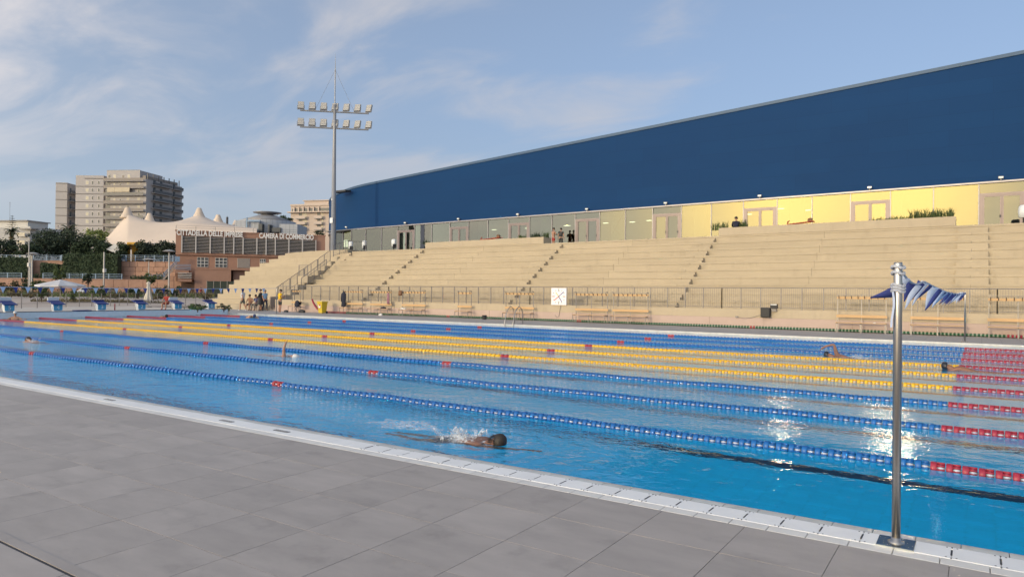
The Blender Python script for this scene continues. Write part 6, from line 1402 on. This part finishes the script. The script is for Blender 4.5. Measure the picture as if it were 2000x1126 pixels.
sit = {'pelvis': (0, .05, .50), 'waist': (0, .03, .66), 'chest': (0, -.02, .88), 'neck0': (0, -.05, 1.02), 'neck': (0, -.07, 1.08), 'head': (0, -.10, 1.19), 'crown': (0, -.08, 1.27), 'shoL': (.175, -.03, .97), 'shoR': (-.175, -.03, .97), 'elbL': (.25, -.14, .74), 'elbR': (-.25, -.14, .74), 'wriL': (.15, -.36, .66), 'wriR': (-.13, -.36, .66), 'palmL': (.12, -.42, .65), 'palmR': (-.10, -.42, .65),
       'hipL': (.10, -.04, .48), 'hipR': (-.10, -.04, .48), 'kneeL': (.13, -.44, .50), 'kneeR': (-.13, -.44, .50), 'calfL': (.13, -.42, .34), 'calfR': (-.13, -.44, .34), 'ankleL': (.13, -.40, .09), 'ankleR': (-.13, -.44, .09), 'toeL': (.13, -.56, .045), 'toeR': (-.13, -.60, .045)}
bk = thing('concrete_seat', 'low beige block on which the lanyard man sits', 'seat', (-4.35, 30.55, 0)); MB().bbox(-.75, .75, -.25, .25, 0, .40, .015).build('block', M_shadowwall, bk)
ps = person('seated man in navy shirt with a white lanyard', (-4.2, 30.5, 0.0), faceto(.3, -1), sit, M_blueshirt, mat('trouser_grey', (.20, .18, .16), .9), 1.5, M_black); MB().tube([(.06, -.10, 1.0), (0, -.17, .80), (-.06, -.10, 1.0)], .010, 5).box(-.03, .03, -.185, -.175, .68, .79).build('lanyard', M_shoew, ps)
person('seated person in tan behind the walking man', (-4.95, 30.45, 0.0), faceto(.5, -1), sit, mat('shirt_tan', (.28, .15, .09), .9), mat('short_tan', (.16, .12, .10), .9), .9, M_black)
person('standing person in black dress with pale scarf', (-3.25, 30.2, 0.0), faceto(-.9, -.5), {'elbL': (.22, -.10, 1.16), 'wriL': (.10, -.28, 1.10), 'palmL': (.05, -.31, 1.09), 'elbR': (-.22, -.10, 1.16), 'wriR': (-.10, -.27, 1.06), 'palmR': (-.05, -.30, 1.05)}, M_black, None, shoes=M_black, robe=M_black, sleeve=1.4)
person('man in light blue shirt and dark trousers walking right', (-2.9, 30.35, 0.0), faceto(.95, -.2), walk, M_lblue, M_navy, 1.5, M_black, hair=mat('hair_grey', (.12, .11, .10), .7), scale=.97)
yl = person('person in yellow shirt and black shorts standing with back to the pool', (2.75, 27.4, 0.0), faceto(.25, 1), {'elbL': (.24, -.08, 1.16), 'wriL': (.16, -.30, 1.22), 'palmL': (.13, -.36, 1.25), 'elbR': (-.24, -.06, 1.16), 'wriR': (-.14, -.28, 1.22), 'palmR': (-.11, -.34, 1.25), 'head': (0, -.05, 1.63), 'crown': (0, -.045, 1.715)}, M_yshirt, M_black, .75, M_shoew)
person('lifeguard in red sitting beside a starting block', (-1.0, 21.0, EW-.03), faceto(.6, -1), sit, M_redsuit, M_redsuit, .8, M_redsuit, scale=.92)
gl = person('seated guard in navy jacket on the right planter', (on_y(1437, 440, ty(10)+.3).x, ty(10)+.35, wz(33, tz(10)+.5)-.60), faceto(-.2, 1), sit, M_navy, M_navy, 1.5, M_black, sleeve=1.4)
seatx = on_y(1081, 460, 44.9).x
person('bare-chested man in red shorts leaning near the glass front', (seatx, 44.9, ZPr(seatx)), faceto(.5, 1), {'elbL': (.26, -.1, 1.2), 'wriL': (.1, -.3, 1.2), 'palmL': (.05, -.35, 1.2), 'elbR': (-.26, -.08, 1.2), 'wriR': (-.1, -.28, 1.2), 'palmR': (-.05, -.33, 1.2)}, None, M_redsuit, .7, None, skin=M_skin)
person('man in dark clothes standing beside the bare-chested man', (seatx+.55, 45.2, ZPr(seatx)), faceto(-.3, 1), None, M_black, M_black, 1.5, M_black, scale=.98)
pq = G(392, 118); person('far walker in red top carrying a white bag, below the office building', (pq.x, pq.y, FZ), faceto(1, -.2), walk, mat('top_red', (.25, .05, .05), .9), M_navy, 1.4, M_black)
pq = G(304, 124); person('far bather in swim shorts at the stone wall', (pq.x, pq.y, FZ), faceto(-.4, -1), None, None, M_redsuit, .6, None)

# ------------------------------------------------------------------ swimmers, lying in the water (local: head towards -y)
def swim(pose_up=None, arm_low='L'):
    z0 = 0.0; V = {'pelvis': (0, .62, -.10), 'waist': (0, .45, -.06), 'chest': (0, .24, -.02), 'neck0': (0, .10, .01), 'neck': (0, .04, .02), 'head': (0, -.07, .045), 'crown': (0, -.15, .05), 'shoL': (.17, .14, .0), 'shoR': (-.17, .14, .0), 'hipL': (.09, .68, -.11), 'hipR': (-.09, .68, -.11), 'kneeL': (.10, 1.08, -.16), 'kneeR': (-.10, 1.08, -.22), 'calfL': (.10, 1.24, -.16), 'calfR': (-.10, 1.24, -.2), 'ankleL': (.09, 1.48, -.15), 'ankleR': (-.09, 1.48, -.12), 'toeL': (.10, 1.66, -.18), 'toeR': (-.10, 1.66, -.12),
        'elbL': (.24, -.12, -.06), 'wriL': (.20, -.38, -.09), 'palmL': (.19, -.46, -.09), 'elbR': (-.27, .38, -.14), 'wriR': (-.24, .60, -.18), 'palmR': (-.23, .68, -.19)}
    V.update(pose_up or {}); return V
M_capw = mat('cap_white', (.62, .6, .58), .4); M_capb = mat('cap_black', (.015, .017, .025), .3); M_capn = mat('cap_navy', (.02, .03, .10), .4)
WZ = -.062
S1 = on_z(952, 852, .02)
person('swimmer with dark wet hair in the nearest lane', (S1.x+.02, S1.y+.05, WZ-.035), faceto(1, .08), swim({'elbR': (-.10, -.20, -.05), 'wriR': (-.03, -.52, -.03), 'palmR': (-.02, -.62, -.03), 'elbL': (.30, .36, -.02), 'wriL': (.26, .60, -.10), 'palmL': (.25, .68, -.12), 'chest': (0, .24, .015), 'shoL': (.17, .14, .02), 'waist': (0, .45, -.03)}), None, M_black, .5, None, name='swimmer', cat='swimmer', skin=M_skin2, scale=.92)
S2 = on_z(566, 691); person('swimmer with white cap and one arm raised upright in the third lane', (S2.x+.12, S2.y, WZ-.035), faceto(1, 0), swim({'elbR': (-.20, .12, .24), 'wriR': (-.17, .10, .36), 'palmR': (-.16, .09, .40), 'head': (0, -.07, .0), 'crown': (0, -.15, .0)}), None, M_redsuit, .5, None, name='swimmer', cat='swimmer', cap=M_capw)
S3 = on_z(58, 663); person('far left swimmer with dark hair, splashing in the second lane', (S3.x, S3.y, WZ-.02), faceto(-1, .05), swim(), None, M_black, .5, None, name='swimmer', cat='swimmer')
S4 = on_z(1606, 691); person('swimmer with one arm bent over the water beyond the yellow ropes', (S4.x+.25, S4.y, WZ-.02), faceto(-1, .0), swim({'elbL': (.22, .10, .40), 'wriL': (.20, -.12, .33), 'palmL': (.19, -.22, .26), 'shoL': (.17, .16, .12)}), None, M_black, .5, None, name='swimmer', cat='swimmer', skin=M_skin2, cap=M_capb)
S5 = on_z(1858, 716); person('swimmer with black cap beside the yellow rope ends', (S5.x, S5.y, WZ-.01), faceto(-1, .02), swim({'shoL': (.17, .16, .06), 'chest': (0, .26, .04), 'head': (0, -.07, .06)}), None, M_black, .9, None, name='swimmer', cat='swimmer', skin=M_skin2, cap=M_capb)
S6 = Vector((.55, 11.3, 0)); person('swimmer with white cap resting upright at the end wall', (S6.x, S6.y, -1.40), faceto(.9, -.6), {'elbL': (.36, -.08, 1.30), 'wriL': (.52, -.22, 1.33), 'palmL': (.58, -.27, 1.33), 'elbR': (-.36, -.08, 1.30), 'wriR': (-.45, -.25, 1.33), 'palmR': (-.5, -.3, 1.33)}, None, M_black, .5, None, name='swimmer', cat='swimmer', cap=M_capw)
S7 = on_z(479, 618.5); person('distant swimmer with navy cap near the far left lane end', (S7.x, S7.y+.6, WZ+.06), faceto(1, -.1), swim(), None, M_black, .5, None, name='swimmer', cat='swimmer', cap=M_capn)
S8 = on_z(323, 618.5); person('distant swimmer without cap just beyond the yellow ropes at the left', (S8.x, S8.y, WZ+.05), faceto(1, -.1), swim(), None, M_black, .5, None, name='swimmer', cat='swimmer', cap=None)
# white water round the swimmers: torn translucent sheets of foam and fine spray
mf = bpy.data.materials.new('white_water'); mf.use_nodes = True; nt = mf.node_tree; N = nt.nodes; L = nt.links; pf = N['Principled BSDF']
pf.inputs['Base Color'].default_value = (.86, .91, .96, 1); pf.inputs['Roughness'].default_value = .25
tcf = N.new('ShaderNodeTexCoord'); nf = N.new('ShaderNodeTexNoise'); nf.inputs['Scale'].default_value = 26; nf.inputs['Detail'].default_value = 6; nf.inputs['Roughness'].default_value = .7; L.new(tcf.outputs['Object'], nf.inputs['Vector'])
mrf = N.new('ShaderNodeMapRange'); mrf.inputs['From Min'].default_value = .43; mrf.inputs['From Max'].default_value = .66; mrf.inputs['To Max'].default_value = .9; L.new(nf.outputs['Fac'], mrf.inputs['Value'])
bf = N.new('ShaderNodeBump'); bf.inputs['Distance'].default_value = .01; L.new(nf.outputs['Fac'], bf.inputs['Height']); L.new(bf.outputs[0], pf.inputs['Normal']); L.new(mrf.outputs[0], pf.inputs['Alpha'])
M_foam = mf; M_drop = mat('spray', (0.75, 0.82, 0.9), .1, spec=.8)
def splash(label, c, rx, ry, h, n, seed, sheets=6):
    r = random.Random(seed); root = tag(bpy.data.objects.new('splash', None), label, 'splash', None, 'stuff'); COL.objects.link(root); root.location = (c.x, c.y, WZ)
    # foam skin on the water
    b = MB(); rows = []
    for j in range(9):
        rr = j/8; rows.append([(math.cos(a_*.2618)*rx*rr*(1+.25*math.sin(a_*1.3+seed)), math.sin(a_*.2618)*ry*rr*(1+.25*math.cos(a_*1.7+seed)), .012+h*.35*(1-rr)**1.5*(.6+.4*math.sin(a_*2.1+j))) for a_ in range(25)])
    b.strip(rows); b.build('foam', M_foam, root, True)
    for s in range(sheets):
        a0 = r.uniform(0, 6.28); wd = r.uniform(.35, .8); x0 = r.uniform(-.45, .45)*rx; y0 = r.uniform(-.4, .4)*ry; R0 = r.uniform(.05, .12); hh2 = h*r.uniform(.45, 1.0); rows = []
        for j in range(6):
            t = j/5; rows.append([(x0+math.cos(a0+wd*(k/6-.5)*2)*(R0+.10*t*t), y0+math.sin(a0+wd*(k/6-.5)*2)*(R0+.08*t*t), hh2*t*(1-.25*t)*(1+.25*math.sin(k*2.3+s))) for k in range(7)])
        MB().strip(rows).build('foam', M_foam, root, True)
    b = MB()
    for i in range(n):
        x = r.gauss(0, .42)*rx; y = r.gauss(0, .42)*ry; z = h*1.15*max(0, 1-1.2*math.hypot(x/rx, y/ry))*r.random()**1.3+.005; s = r.uniform(.0015, .0045); b.lathe([(0, -s), (s, 0), (0, s)], 5, T(x, y, z), cap=False)
    b.build('spray', M_drop, root, True); return root
splash('white splash at the shoulder of the nearest swimmer', Vector((S1.x-.38, S1.y+.02, 0)), .42, .20, .20, 260, 1, 9)
splash('foam trail behind the feet of the nearest swimmer', Vector((S1.x-1.5, S1.y+.25, 0)), .55, .30, .03, 60, 2, 2)
splash('small splash round the raised arm swimmer', Vector((S2.x-.1, S2.y, 0)), .5, .25, .08, 60, 3, 3)
splash('splash at the far left swimmer', Vector((S3.x+.2, S3.y, 0)), .6, .28, .16, 60, 4, 5)
splash('small splash at the bent arm swimmer', Vector((S4.x+.9, S4.y, 0)), .5, .25, .15, 60, 5, 4)
# wet tufts of hair on the nearest swimmer
for o in list(bpy.data.objects):
    if o.name.startswith('swimmer') and str(o.get('label', '')).startswith('swimmer with dark wet hair'):
        b = MB(); r = random.Random(3)
        for i in range(420):
            d = Vector((r.gauss(0, 1), r.gauss(0, 1), abs(r.gauss(0, 1)))).normalized(); p0 = Vector((0, -.09, .05))+Vector((d.x*.095, d.y*.115-.01, d.z*.10)); e_ = p0+d*.012+Vector((r.uniform(-.02, .02), .035+r.uniform(-.03, .02), r.uniform(-.015, .01))); w = Vector((.004, 0, .002)); b.tri(p0-w, p0+w, e_)
        b.build('hair_tufts', M_hair, o)
settle_skins()
